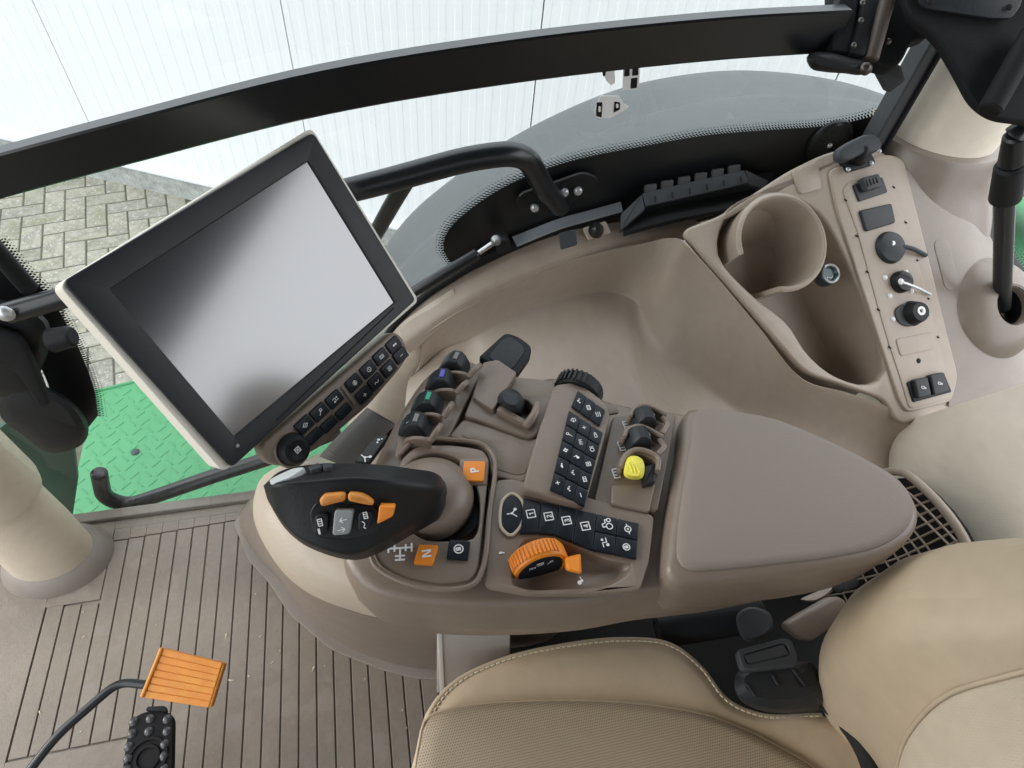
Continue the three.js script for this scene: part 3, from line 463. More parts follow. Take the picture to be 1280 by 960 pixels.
// ---------------------------------------------------------------- side console (moulded trim over the wheel arch)
{
  const c = thing('side_console', 'beige moulded side console with deep tray, cup holder and socket panel', 'console');
  // arch skin: sill, ridge, wall of the tray, tray floor
  const G = [
    [[.0217,.5773,-.725], [.0771,.6337,-.725], [.1513,.6814,-.725], [.2707,.7349,-.725], [.3815,.7516,-.725], [.4575,.7595,-.725], [.5517,.7592,-.725]],
    [[.0226,.5739,-.71], [.0813,.6251,-.71], [.154,.6733,-.71], [.2702,.7288,-.71], [.3798,.7482,-.71], [.4553,.7559,-.71], [.549,.7553,-.71]],
    [[.0255,.5594,-.695], [.088,.6145,-.695], [.1617,.6633,-.695], [.2728,.7181,-.695], [.3812,.7419,-.695], [.4592,.7491,-.695], [.5501,.7484,-.695]],
    [[.0343,.5406,-.69], [.0973,.6025,-.69], [.1689,.6506,-.69], [.2784,.705,-.69], [.3879,.7289,-.69], [.4671,.7345,-.69], [.5592,.7334,-.69]],
  ];
  mesh('front_lit_trim', sheet([[[.1078,.6521,-.712], [.063,.6174,-.715], [.0183,.5737,-.718], [-.0382,.4605,-.72], [-.0984,.3041,-.72], [-.2208,.0203,-.72]],
    [[.1144,.6311,-.705], [.0733,.5992,-.7], [.0298,.5342,-.7], [-.0215,.415,-.7], [-.0729,.2729,-.7], [-.1501,.0358,-.7]],
    [[.1196,.6102,-.712], [.0951,.5586,-.712], [.0792,.4681,-.712], [.0617,.3373,-.71], [.0307,.1577,-.7], [-.0154,.0526,-.63]]], 8, 8, 0.005, [-0.6, 0.6, 0.5]), M.cream, c);  // cream here partly paints front-window light on this side of the console
  mesh('sill_band', sheet(G, 8, 6, 0.005, [0, 1, 0.6]), M.tray, c);
  const rim = [[.0566,.5758,-.693], [.077,.5962,-.69], [.116,.6264,-.69], [.171,.657,-.69], [.2654,.7048,-.688], [.3344,.7292,-.682], [.3804,.7525,-.668], [.4019,.7769,-.645], [.3975,.8052,-.6015], [.4192,.7896,-.5803], [.4489,.7671,-.5496], [.4924,.7315,-.501], [.5477,.6861,-.4391], [.6134,.6708,-.4182], [.6734,.6555,-.3973], [.7073,.6375,-.3762]];
  const flo = [[.0334,.475,-.6977], [.0833,.52,-.7059], [.1338,.575,-.6748], [.1902,.61,-.6743], [.2902,.645,-.6798], [.3522,.655,-.6725], [.3765,.658,-.6516], [.385,.657,-.6336], [.3848,.656,-.6066], [.3836,.653,-.5726], [.3892,.649,-.5338], [.4226,.645,-.4867], [.4868,.62,-.4289], [.5607,.59,-.3626], [.653,.58,-.3146], [.7272,.56,-.3224]];
  const soft = [0, 0, 0, 0, 0, 0.1, 0.35, 0.7, 1, 1, 1, 1, 0.8, 0.5, 0.3, 0.3]; // where the wall turns into a long ramp
  const wall = (a, b) => rim.map((p, i) => { const k = soft[i], A = a + ((a + b) / 2 * 0.96 - a) * k, B = b + ((a + b) / 2 * 1.04 - b) * k; return [p[0] + (flo[i][0] - p[0]) * A, p[1] + (flo[i][1] - p[1]) * B, p[2] + (flo[i][2] - p[2]) * A]; });
  mesh('tray', sheet([rim, wall(0.03, 0.08), wall(0.12, 0.42), wall(0.34, 0.78), wall(0.68, 0.95), flo,
    [[.0143,.465,-.6052], [.1006,.514,-.621], [.1516,.569,-.5931], [.1996,.604,-.5967], [.2816,.639,-.5944], [.3302,.649,-.5834], [.3418,.651,-.5669], [.3472,.651,-.5534], [.3496,.65,-.5382], [.3518,.648,-.5151], [.3593,.645,-.4868], [.3928,.64,-.4516], [.4851,.614,-.4125], [.561,.584,-.353], [.6508,.574,-.3055], [.7268,.55,-.3121]],
    [[.0193,.455,-.4867], [.1217,.505,-.5144], [.1628,.56,-.4922], [.2041,.595,-.4823], [.2627,.63,-.4616], [.3096,.64,-.4527], [.3249,.645,-.444], [.334,.645,-.4372], [.3383,.645,-.4299], [.3462,.642,-.4242], [.3635,.637,-.4172], [.4032,.63,-.4003], [.4871,.605,-.3911], [.5613,.575,-.3387], [.6512,.565,-.2977], [.7264,.54,-.3018]]], 8, 6, 0.004, [0, 1, 0.5]), M.tray, c);
  // plateau with cup holder: top face in the sloping plane of the rear console, with the pocket as a real hole
  const top = [[.3951,.8155,-.6122],[.4555,.8249,-.6251],[.5665,.8584,-.6708],[.6265,.8717,-.689],[.6864,.8786,-.6984],[.7377,.8678,-.6836],[.7701,.7727,-.5539],[.783,.6761,-.4221],[.7745,.6468,-.3821],[.6827,.6412,-.3744],[.6706,.6633,-.4045],[.5501,.6934,-.4456],[.4936,.738,-.5065],[.4489,.7736,-.5551]];
  const pocket = [[.4474,.7917,-.5797],[.4871,.7602,-.5368],[.5348,.7338,-.5008],[.5568,.7098,-.4681],[.5912,.6895,-.4403],[.6424,.6777,-.4242],[.6697,.6832,-.4318],[.6753,.6989,-.4532],[.6489,.7632,-.5408],[.6277,.7989,-.5896],[.6017,.8253,-.6256],[.5431,.8391,-.6444],[.4809,.8319,-.6345],[.4524,.8121,-.6076]];
  mesh('plateau', plate(top, 0.012, { r: 0.02, b: 0.004, up: SN, holes: [pocket], holeSpline: 48, seg: 3 }), M.tray, c);
  // pocket bowl
  const pc = ringOf(pocket, 48), mv = (k, d) => { const cc = pc.reduce((a, p) => a.add(p), new THREE.Vector3()).multiplyScalar(1 / 48); return pc.map((p) => p.clone().sub(cc).multiplyScalar(k).add(cc).add(new THREE.Vector3(0.004 * d / 0.05, -d, -0.01 * d / 0.05))); };
  mesh('pocket', loft([mv(1.012, 0.006), mv(0.99, 0.03), mv(0.95, 0.08), mv(0.85, 0.1), mv(0.5, 0.104)], { cap0: false, cap1: true }), M.tray, c);
  // raised shoulder of the socket strip and its rounded outer edge
  const strip = [[.6273,.8604,-.6668],[.7236,.8718,-.6822],[.7516,.867,-.6757],[.7895,.6788,-.4189],[.7727,.6582,-.3909],[.6973,.654,-.3851],[.6874,.6653,-.4005],[.6311,.8267,-.6208]];
  mesh('socket_panel', plate(strip, 0.006, { r: 0.012, b: 0.002, up: SN, seg: 3 }), M.tray, c);
  mesh('socket_insert', plate([[.6431,.8432,-.6412],[.6538,.8496,-.65],[.7129,.8569,-.6599],[.7211,.8532,-.6549],[.731,.8269,-.619],[.743,.7937,-.5737],[.754,.7618,-.5302],[.7632,.7145,-.4656],[.7671,.6906,-.433],[.7683,.6621,-.3942],[.7009,.658,-.3886],[.6936,.6831,-.4227],[.6833,.7116,-.4617],[.6741,.7441,-.506],[.6659,.7752,-.5485],[.6579,.8078,-.5929]], 0.004, { r: 0.006, b: 0.0006, up: SN }), M.tray, c);
  for (const p of [[.646,.835,-.6301],[.6558,.8045,-.5884],[.6642,.774,-.5468],[.6736,.7421,-.5033],[.6829,.7103,-.4599],[.7263,.8435,-.6416],[.7377,.813,-.6],[.7473,.7805,-.5557],[.7566,.7474,-.5106],[.7632,.7145,-.4656]]) mesh('clip_slot', brick(p, [0.25, 0, 1], SN, [0.005, 0.0014, 0.0022], 0.0005), M.dark, c);
  mesh('slot_cover', plate([[.785,.7955,-.5779],[.8004,.797,-.5799],[.8072,.7919,-.5729],[.8125,.7585,-.5273],[.8082,.7532,-.5201],[.7955,.7517,-.5181],[.7884,.7555,-.5232],[.781,.7909,-.5715]], 0.004, { r: 0.006, b: 0.0005, up: SN }), M.shelf, c);
  mesh('blank_cover', plate([[.6937,.7174,-.4672],[.755,.72,-.4708],[.7563,.7057,-.4513],[.6975,.7032,-.4478]], 0.003, { r: 0.004, b: 0.001, up: SN }), M.tray, c);
  mesh('screw_hole', turned([[0, 0.0006], [0.0035, 0.0006], [0.004, 0]], [.7263,.6962,-.4411], SN, 12), M.dark, c);
  // small panel at the window end, left of the strip
  mesh('end_panel', plate([[.5704,.86,-.6679],[.6124,.8677,-.6783],[.6138,.8441,-.6462],[.5778,.8405,-.6413]], 0.004, { r: 0.006, b: 0.0015, up: SN }), M.tray, c);
  mesh('end_wall', sheet([[[.4795,.7542,-.71], [.5619,.762,-.72], [.6253,.7897,-.72], [.6711,.8216,-.72], [.7467,.8455,-.73]], [[.4312,.8187,-.6183],[.4743,.8263,-.6286],[.5682,.8565,-.6698],[.6283,.8698,-.688],[.707,.8777,-.6987]]], 6, 3, 0.004), M.tray, c);
  // cup holder: a ring wall with a notch, standing in the corner of the pocket
  const ax = V(SN), o = V([.5278,.7975,-.5877]), ex = new THREE.Vector3(1, 0, 0), ey = ax.clone().cross(ex).negate(), ro = 0.0655, ri = 0.0595, H = 0.024, n = 96;
  const ringAt = (prof) => { const rings = []; for (let i = 0; i <= n; i++) { const a = i / n * Math.PI * 2; const d = ex.clone().multiplyScalar(Math.cos(a)).addScaledVector(ey, Math.sin(a)); rings.push(prof(a).map(([r, h]) => o.clone().addScaledVector(d, r).addScaledVector(ax, h))); } return rings; };
  const na = 2.35, half = 0.5; // the notch, facing the seat
  const cupTop = (a) => { let d = Math.atan2(Math.sin(a - na), Math.cos(a - na)); d = Math.abs(d); const t = Math.max(0, Math.min(1, (d - half) / 0.09)), s = t * t * (3 - 2 * t); return H - 0.062 * (1 - s); };
  mesh('cup_holder', loft(ringAt((a) => { const t = cupTop(a); return [[ri - 0.002, -0.085], [ri, t - 0.004], [ri + 0.001, t - 0.0012], [ri + 0.003, t], [ro - 0.001, t - 0.001], [ro + 0.0015, t - 0.004], [ro, t - 0.009], [ro - 0.003, -0.085]]; }), { closed: true, cap0: false, cap1: false, crease: 0.7 }), M.tray, c);
  mesh('cup_floor', turned([[0, -0.08], [0.03, -0.08], [0.058, -0.079], [0.0585, -0.084], [0, -0.086]], o.toArray(), SN, 40), M.tray, c);
  // lighter socket under the cup holder
  const ls = mesh('lighter_socket', turned([[0, 0.006], [0.008, 0.0062], [0.0095, 0.009], [0.0125, 0.011], [0.0145, 0.009], [0.0155, 0.002], [0.0155, -0.006]], [.6009,.772,-.5495], SN, 28), mat([0.06, 0.09, 0.095], 0.3, { metalness: 0.5 }), c);
  mesh('cap_ring', turned([[0.0105, 0.0112], [0.0118, 0.0125], [0.0135, 0.0112]], [.6009,.772,-.5495], SN, 28), M.silver, ls);
  symbol('wave', add([.6015,.7693,-.5459], mul(SN, 0.0065)), [1, 0, 0], SN, 0.014, ls);
  // knob by the pillar: lock handle on a four-screw plate
  const kb = mesh('mirror_knob', plate([[.6447,.8753,-.6734],[.6889,.8824,-.6831],[.6981,.8686,-.6644],[.6528,.863,-.6567]], 0.012, { r: 0.006, b: 0.002, up: SN }), M.black, c);
  mesh('grip', plate([[.6211,.8945,-.6625],[.6348,.8994,-.6692],[.6691,.9066,-.679],[.6863,.905,-.6768],[.693,.8969,-.6657],[.6852,.8918,-.6588],[.6595,.8897,-.656],[.6334,.8851,-.6496],[.6215,.8867,-.6518]], 0.016, { r: 0.008, b: 0.005, up: SN, seg: 4 }), M.grey, kb);
  mesh('stem', rod([.6728,.8721,-.6726], [.6561,.8889,-.6616], 0.012), M.black, kb);
  for (const p of [[.645,.8766,-.6753],[.6507,.8644,-.6586],[.6891,.8688,-.6647],[.7047,.8786,-.678]]) mesh('screw', dome(p, SN, 0.0035, 0.003), M.silver, kb);
  // sockets on the strip
  const usb = mesh('usb_socket', plate([[.6589,.8488,-.645],[.7083,.8542,-.6524],[.7138,.8411,-.6345],[.6653,.8345,-.6254]], 0.004, { r: 0.003, b: 0.001, up: SN }), M.slate, c);
  mesh('plug', plate([[.6681,.8595,-.6452],[.6958,.8621,-.6488],[.6995,.8519,-.6348],[.6728,.8487,-.6304]], 0.012, { r: 0.003, b: 0.0015, up: SN }), M.grey, usb);
  for (let k = 0; k < 4; k++) mesh('slot', brick(mix([.6742,.8548,-.6383], [.6902,.8571,-.6414], k / 3), [0.2, -0.5, 0.8], SN, [0.009, 0.001, 0.0014], 0.0003), M.dark, usb);
  const bs = mesh('blank_switch', plate([[.6632,.828,-.6141],[.7163,.8324,-.6201],[.7183,.816,-.5977],[.6687,.8104,-.5901]], 0.006, { r: 0.004, b: 0.0015, up: SN, seg: 3 }), M.slate, c);
  const rc = mesh('round_cap', turned([[0, 0.009], [0.014, 0.009], [0.0205, 0.0075], [0.0225, 0.004], [0.0235, 0]], [.7055,.7917,-.573], SN, 36), M.slate, c);
  mesh('cap_screw', dome(add([.7055,.8008,-.5719], [0, 0, 0]), SN, 0.004, 0.002), M.steel, rc);
  mesh('tether', tube(bent([[.7222,.7962,-.569], [.7379,.7948,-.5637], [.7621,.7845,-.5598]], 0.01), 0.0032), M.grey, rc);
  const cn = mesh('screw_connector', turned([[0, 0.012], [0.006, 0.013], [0.013, 0.011], [0.0155, 0.006], [0.016, 0]], [.7144,.7622,-.5327], SN, 30), M.blackGloss, c);
  mesh('center_pin', dome([.7047,.772,-.5242], SN, 0.0045, 0.003), M.white, cn);
  mesh('tether', tube(bent([[.7061,.772,-.5224], [.7288,.7656,-.5171], [.7597,.7519,-.5136]], 0.01), 0.002), M.silver, cn);
  for (const p of [[.691,.7682,-.5387],[.726,.7713,-.543],[.6945,.7525,-.5174],[.7306,.7548,-.5205]]) mesh('screw', dome(p, SN, 0.0038, 0.003), M.white, cn);
  const cp = mesh('power_connector', turned([[0, 0.013], [0.006, 0.013], [0.0062, 0.017], [0.013, 0.017], [0.0145, 0.014], [0.0165, 0.006], [0.0185, 0]], [.7266,.7352,-.4959], SN, 30), M.black, c);
  mesh('flange', plate([[.699,.7421,-.4986],[.7161,.7473,-.5057],[.7412,.7427,-.4993],[.7411,.7332,-.4865],[.7185,.7277,-.4789],[.7015,.7326,-.4856]], 0.004, { spline: 30, b: 0.001, up: SN }), M.grey, cp);
  mesh('contact_ring', turned([[0.0028, 0.0132], [0.003, 0.0165], [0.0062, 0.0165], [0.0066, 0.0132]], [.7271,.7366,-.4961], SN, 24), M.white, cp);
  mesh('screw', dome([.6943,.7331,-.4909], SN, 0.0036, 0.003), M.white, cp);
  mesh('tether', rod([.727,.7444,-.4848], [.7437,.74,-.4856], 0.002), M.grey, cp);
  const fr = mesh('switch_frame', plate([[.7012,.6814,-.4172],[.7633,.6862,-.4237],[.7717,.6689,-.4],[.7069,.6645,-.394]], 0.004, { r: 0.003, b: 0.001, up: SN }), M.black, c);
  for (const q of [[[.7078,.6875,-.4156],[.7303,.6887,-.4172],[.7325,.6733,-.3962],[.7099,.6722,-.3947]], [[.7346,.6898,-.4187],[.7574,.691,-.4204],[.762,.6747,-.3981],[.7364,.673,-.3959]]]) { const s = mesh('rocker_switch', plate(q, 0.01, { r: 0.003, b: 0.002, up: SN, seg: 3 }), M.slate, fr); symbol('hydraulic', add(centre(q), mul(SN, 0.0002)), [1, -0.2, 0.3], SN, 0.0115, fr); }
  // small fittings on the sill
  mesh('sill_cover', plate([[.2551,.7638,-.69], [.2792,.7689,-.69], [.2799,.756,-.672], [.2562,.7481,-.672]], 0.006, { r: 0.003, b: 0.0015, up: [0, 1, 1] }), M.grey, c);
  const nutBase = mesh('sill_nut', plate([[.2907,.768,-.692], [.3237,.778,-.692], [.3285,.7695,-.675], [.2957,.7595,-.675]], 0.004, { r: 0.003, b: 0.001, up: [0, 1, 1] }), M.tray, c);
  mesh('nut', turned([[0, 0.014], [0.005, 0.0135], [0.008, 0.01], [0.0105, 0.004], [0.0115, 0]], [.3082,.7692,-.683], [0, 0.75, 0.66], 24), mat([0.05, 0.05, 0.05], 0.25, { metalness: 0.7 }), nutBase);
}
{
  const r = thing('tool_rail', 'black slotted plastic rail along the window sill before the cup holder', 'rail');
  const a = [.3473,.7816,-.7], b = [.5933,.8122,-.705];
  mesh('trough', sheet([[[.3544,.7655,-.722], [.4255,.7861,-.73], [.5119,.8053,-.735], [.5973,.8172,-.735]], [[.3533,.7716,-.7], [.4212,.7835,-.71], [.5087,.7968,-.715], [.5886,.8046,-.715]], [[.3418,.776,-.665], [.4083,.788,-.67], [.4942,.7977,-.675], [.562,.8097,-.675]]], 6, 5, 0.006), M.blackSoft, r);
  const A = [.3757,.798,-.695], B = [.5402,.8235,-.7];
  const face = [[.3793,.8075,-.712], [.5305,.8347,-.716], [.5348,.8251,-.698], [.3792,.7972,-.694]];
  mesh('rack', plate(face, 0.006, { r: 0.003, b: 0.0015, up: [0, 1, 1] }), M.grey, r);
  for (let k = 0; k < 6; k++) { const t = 0.06 + k * 0.165, p = mix(face[0], face[1], t), q = mix(face[3], face[2], t + 0.06); mesh('tab', plate([add(p, [-0.006, 0.008, -0.004]), add(p, [0.012, 0.0095, -0.004]), add(p, [0.012, -0.001, 0.001]), add(p, [-0.006, -0.002, 0.001])], 0.005, { r: 0.003, b: 0.001, up: [0, 1, 1] }), M.grey, r); mesh('slot', brick(add(mix(p, q, 0.62), [0, 0.002, 0.003]), [0, 0.6, -0.75], [0, 0.75, 0.6], [0.009, 0.002, 0.0022], 0.0006), M.dark, r); }
  mesh('end_wedge', plate([[.3436,.7889,-.69], [.3782,.8089,-.71], [.3785,.7947,-.69], [.3369,.7818,-.665]], 0.01, { r: 0.003, b: 0.002, up: [0, 1, 1] }), M.grey, r);
  mesh('end_wedge', plate([[.5324,.8352,-.715], [.5762,.8179,-.71], [.5647,.8117,-.7], [.5361,.8211,-.7]], 0.01, { r: 0.003, b: 0.002, up: [0, 1, 1] }), M.grey, r);
}
{
  const p = thing('rear_pillar', 'pale beige rounded rear pillar trim rising beside the socket panel', 'pillar');
  const q = [.8355,.8463,-.7], cx = 0.835, cz = -0.725;
  const ring = (y, rx, rz, dx = 0, dz = 0, n = 48) => { const out = []; for (let i = 0; i < n; i++) { const a = i / n * Math.PI * 2; out.push(new THREE.Vector3(cx + dx + Math.cos(a) * rx, y, cz + dz + Math.sin(a) * rz)); } return out; };
  mesh('column', loft([ring(0.78, 0.084, 0.082), ring(0.88, 0.083, 0.08), ring(1.0, 0.082, 0.078), ring(1.2, 0.081, 0.076), ring(1.62, 0.08, 0.075)]), M.paleBeige, p);
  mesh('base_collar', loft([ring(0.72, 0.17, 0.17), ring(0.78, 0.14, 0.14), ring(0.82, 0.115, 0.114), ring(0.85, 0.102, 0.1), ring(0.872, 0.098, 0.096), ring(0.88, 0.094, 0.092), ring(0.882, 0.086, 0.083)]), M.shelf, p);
  mesh('window_frame', brick([.7176,.9542,-.71], [0, 1, 0], [1, 0, 0], [0.75, 0.022, 0.03], 0.003), M.grey, p);
  mesh('glazing_strip', brick(add([.7268,.9544,-.7], [0, 0, 0]), [0, 1, 0], [1, 0, 0], [0.75, 0.006, 0.02], 0.002), M.rubber, p);
}
{
  // rear shelf: pale trim right of the socket panel, with a dome around the lever hole
  const s = thing('rear_shelf', 'pale beige rear shelf trim around the hand lever opening', 'trim');
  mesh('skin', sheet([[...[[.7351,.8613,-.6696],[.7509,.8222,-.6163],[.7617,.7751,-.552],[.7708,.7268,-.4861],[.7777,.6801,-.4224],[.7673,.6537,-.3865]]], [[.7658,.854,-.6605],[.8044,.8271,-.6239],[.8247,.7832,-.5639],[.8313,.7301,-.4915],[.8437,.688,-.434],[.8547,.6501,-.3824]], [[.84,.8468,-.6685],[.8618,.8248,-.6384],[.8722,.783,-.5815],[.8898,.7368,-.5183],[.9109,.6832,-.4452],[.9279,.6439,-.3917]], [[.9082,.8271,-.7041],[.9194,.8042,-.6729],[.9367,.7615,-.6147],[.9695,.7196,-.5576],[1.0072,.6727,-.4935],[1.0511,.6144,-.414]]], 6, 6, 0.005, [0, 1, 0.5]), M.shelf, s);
  const o = [.8762,.7331,-.4913];
  mesh('lever_dome', turned([[0.026, 0.01], [0.027, 0.02], [0.031, 0.0225], [0.042, 0.02], [0.058, 0.012], [0.07, 0.001], [0.078, -0.014]], o, SN, 40), M.shelf, s);
  mesh('opening', turned([[0, -0.03], [0.02, -0.026], [0.026, -0.02], [0.0275, 0.022]], o, SN, 28), M.rubber, s);  // hole interior; its near-black colour paints the shade inside
}
{
  const l = thing('hand_lever', 'black hand lever with collar rising from the rear shelf opening', 'lever');
  const a = [.8849,.7291,-.4944], b = [.7581,.9069,-.514], c2 = [.73,.9547,-.5174], e = [.7083,.9905,-.5199];
  mesh('shaft', rod(a, b, 0.0112), M.steelBlack, l);
  mesh('collar', rod(b, c2, 0.017, 0.0165, 20), M.black, l);
  mesh('neck', rod(c2, e, 0.0135, 0.0125), M.steelBlack, l);
  mesh('tip', dome(e, [0.1, 1, 0.1], 0.0125, 0.012), M.steelBlack, l);
}
{
  const k = thing('rear_side_panel', 'pale cream padded panel behind the armrest at the rear corner', 'panel');
  mesh('pad', sheet([[[.705,.5514,-.3994], [.705,.6126,-.3918], [.72,.6664,-.3724], [.74,.7102,-.3575], [.775,.7632,-.3412]], [[.69,.5592,-.3619], [.69,.6185,-.3481], [.705,.6683,-.3279], [.72,.7137,-.3126], [.75,.772,-.2954]], [[.675,.5689,-.3175], [.68,.6125,-.2913], [.695,.6505,-.2726], [.705,.6965,-.2551], [.72,.7553,-.2327]], [[.665,.5881,-.2466], [.67,.6206,-.2183], [.675,.6502,-.2052], [.685,.6867,-.1937], [.7,.7338,-.1771]], [[.65,.5777,-.1656], [.65,.6131,-.147], [.655,.6336,-.1383], [.66,.6787,-.1246], [.67,.7141,-.1134]]], 6, 6, 0.02, [-1, 0.4, 0.4]), plastic([0.66, 0.605, 0.515], 0.5), k);
}
{
  const g = thing('vent_grille', 'cream lattice vent grille low behind the armrest pad', 'grille');
  const F = [[.62,.612,-.3137],[.62,.6645,-.294],[.62,.6748,-.2737],[.62,.6839,-.2353],[.62,.6844,-.1976],[.62,.6757,-.1722],[.62,.6479,-.1531],[.62,.5479,-.1614],[.62,.401,-.1786],[.62,.2585,-.2248]];
  mesh('frame', tube(F, 0.0055, { seg: 80, rad: 10, closed: true }), M.tray, g);
  mesh('backing', plate(grow(F, 1).map((p, i, q) => add(mix(p, centre(q), 0.08), [0.02, -0.004, 0])), 0.004, { up: [-1, 0.3, 0.3], spline: 40, b: 0.0005 }), M.dark, g);
  const rays = [[[1098, 600], [1208, 700]], [[1080, 610], [1190, 728]], [[1060, 630], [1165, 745]], [[1040, 655], [1140, 757]], [[1020, 680], [1112, 770]], [[1005, 705], [1085, 780]], [[995, 730], [1055, 788]]];
  const bars = [[[.621,.6209,-.3082],[.621,.6391,-.2677],[.621,.6533,-.2159],[.621,.6654,-.1717]], [[.621,.5947,-.3087],[.621,.6158,-.263],[.621,.6278,-.207],[.621,.6245,-.1604]], [[.621,.5661,-.3123],[.621,.5853,-.2613],[.621,.5933,-.2066],[.621,.5832,-.1605]], [[.621,.5211,-.3136],[.621,.5446,-.2517],[.621,.5496,-.2035],[.621,.5361,-.1655]], [[.621,.4704,-.3132],[.621,.4903,-.2523],[.621,.4934,-.2035],[.621,.4793,-.1705]], [[.621,.4146,-.2994],[.621,.4305,-.253],[.621,.4322,-.2091],[.621,.4181,-.1786]], [[.621,.3545,-.2846],[.621,.3649,-.2469],[.621,.3633,-.2154],[.621,.355,-.1933]],
    [[.621,.6313,-.3069],[.621,.6533,-.2677],[.621,.6672,-.2142],[.621,.6741,-.1746]], [[.621,.5812,-.3101],[.621,.6005,-.2629],[.621,.6112,-.2072],[.621,.6043,-.1604]], [[.621,.544,-.3129],[.621,.5655,-.2559],[.621,.5719,-.2051],[.621,.5603,-.1629]], [[.621,.4963,-.3134],[.621,.5188,-.2516],[.621,.5223,-.2035],[.621,.5085,-.1679]], [[.6225,.6753,-.2583],[.6225,.6447,-.2666],[.6225,.6108,-.2749],[.6225,.5583,-.2909]], [[.6225,.6787,-.2366],[.6225,.6385,-.2439],[.6225,.5938,-.2532],[.6225,.503,-.2773]], [[.6225,.6813,-.2151],[.6225,.6325,-.2216],[.6225,.5714,-.2319],[.6225,.4427,-.2667]], [[.6225,.6795,-.1946],[.6225,.6244,-.2009],[.6225,.5447,-.212],[.6225,.3767,-.2551]], [[.6225,.6736,-.2695],[.6225,.6474,-.2779],[.6225,.6194,-.2868],[.6225,.5821,-.2992]], [[.6225,.677,-.2473],[.6225,.6419,-.2555],[.6225,.6041,-.2631],[.6225,.5313,-.2823]], [[.6225,.6804,-.2261],[.6225,.6351,-.2323],[.6225,.5826,-.2426],[.6225,.4735,-.2722]], [[.6225,.6803,-.2054],[.6225,.6299,-.2111],[.6225,.5601,-.2211],[.6225,.4105,-.2611]], [[.6225,.6768,-.1849],[.6225,.6178,-.1913],[.6225,.5304,-.2022],[.6225,.3414,-.2489]], [[.6225,.6658,-.1683],[.6225,.603,-.1769],[.6225,.505,-.1875],[.6225,.2882,-.2279]]];
  for (const b of bars) mesh('slat', tube(b, 0.0014, { seg: 20, rad: 6 }), M.tray, g);
}
{
  const d = thing('black_housing', 'black plastic equipment housing with grey plate at the pillar top', 'housing');
  mesh('shell', plate([[.5722,1.1169,-.6722],[.8065,1.136,-.6234],[.7854,1.0116,-.4735],[.6906,1.0135,-.5053],[.6578,1.0135,-.5155],[.638,1.022,-.5324],[.6236,1.0432,-.5636],[.6073,1.0632,-.5938],[.5798,1.0749,-.617]], 0.012, { r: 0.02, b: 0.003, up: [-0.2, 0.5, 0.8], seg: 3 }), M.blackSoft, d);
  const np = mesh('name_plate', plate([[.5871,1.1051,-.6396],[.6996,1.1142,-.6162],[.6888,1.0934,-.5933],[.6775,1.0845,-.5857],[.6547,1.0832,-.5911],[.5933,1.0845,-.6118],[.5857,1.0871,-.6174]], 0.004, { r: 0.005, b: 0.001, up: [-0.2, 0.5, 0.8] }), M.slate, d);
  for (const p of [[.5947,1.0897,-.6146], [.6743,1.0925,-.5934]]) mesh('screw', dome(p, [-0.4, 0.6, 0.6], 0.0035, 0.002), M.dark, np);
  mesh('hanger', rod([.7578,1.1177,-.6319], add([.7578,1.1177,-.6319], [0.05, 0.5, -0.02]), 0.02), M.black, d);
  mesh('rib', rod([.637,1.0232,-.5096], [.6915,1.0797,-.5638], 0.012), M.blackSoft, d);
}
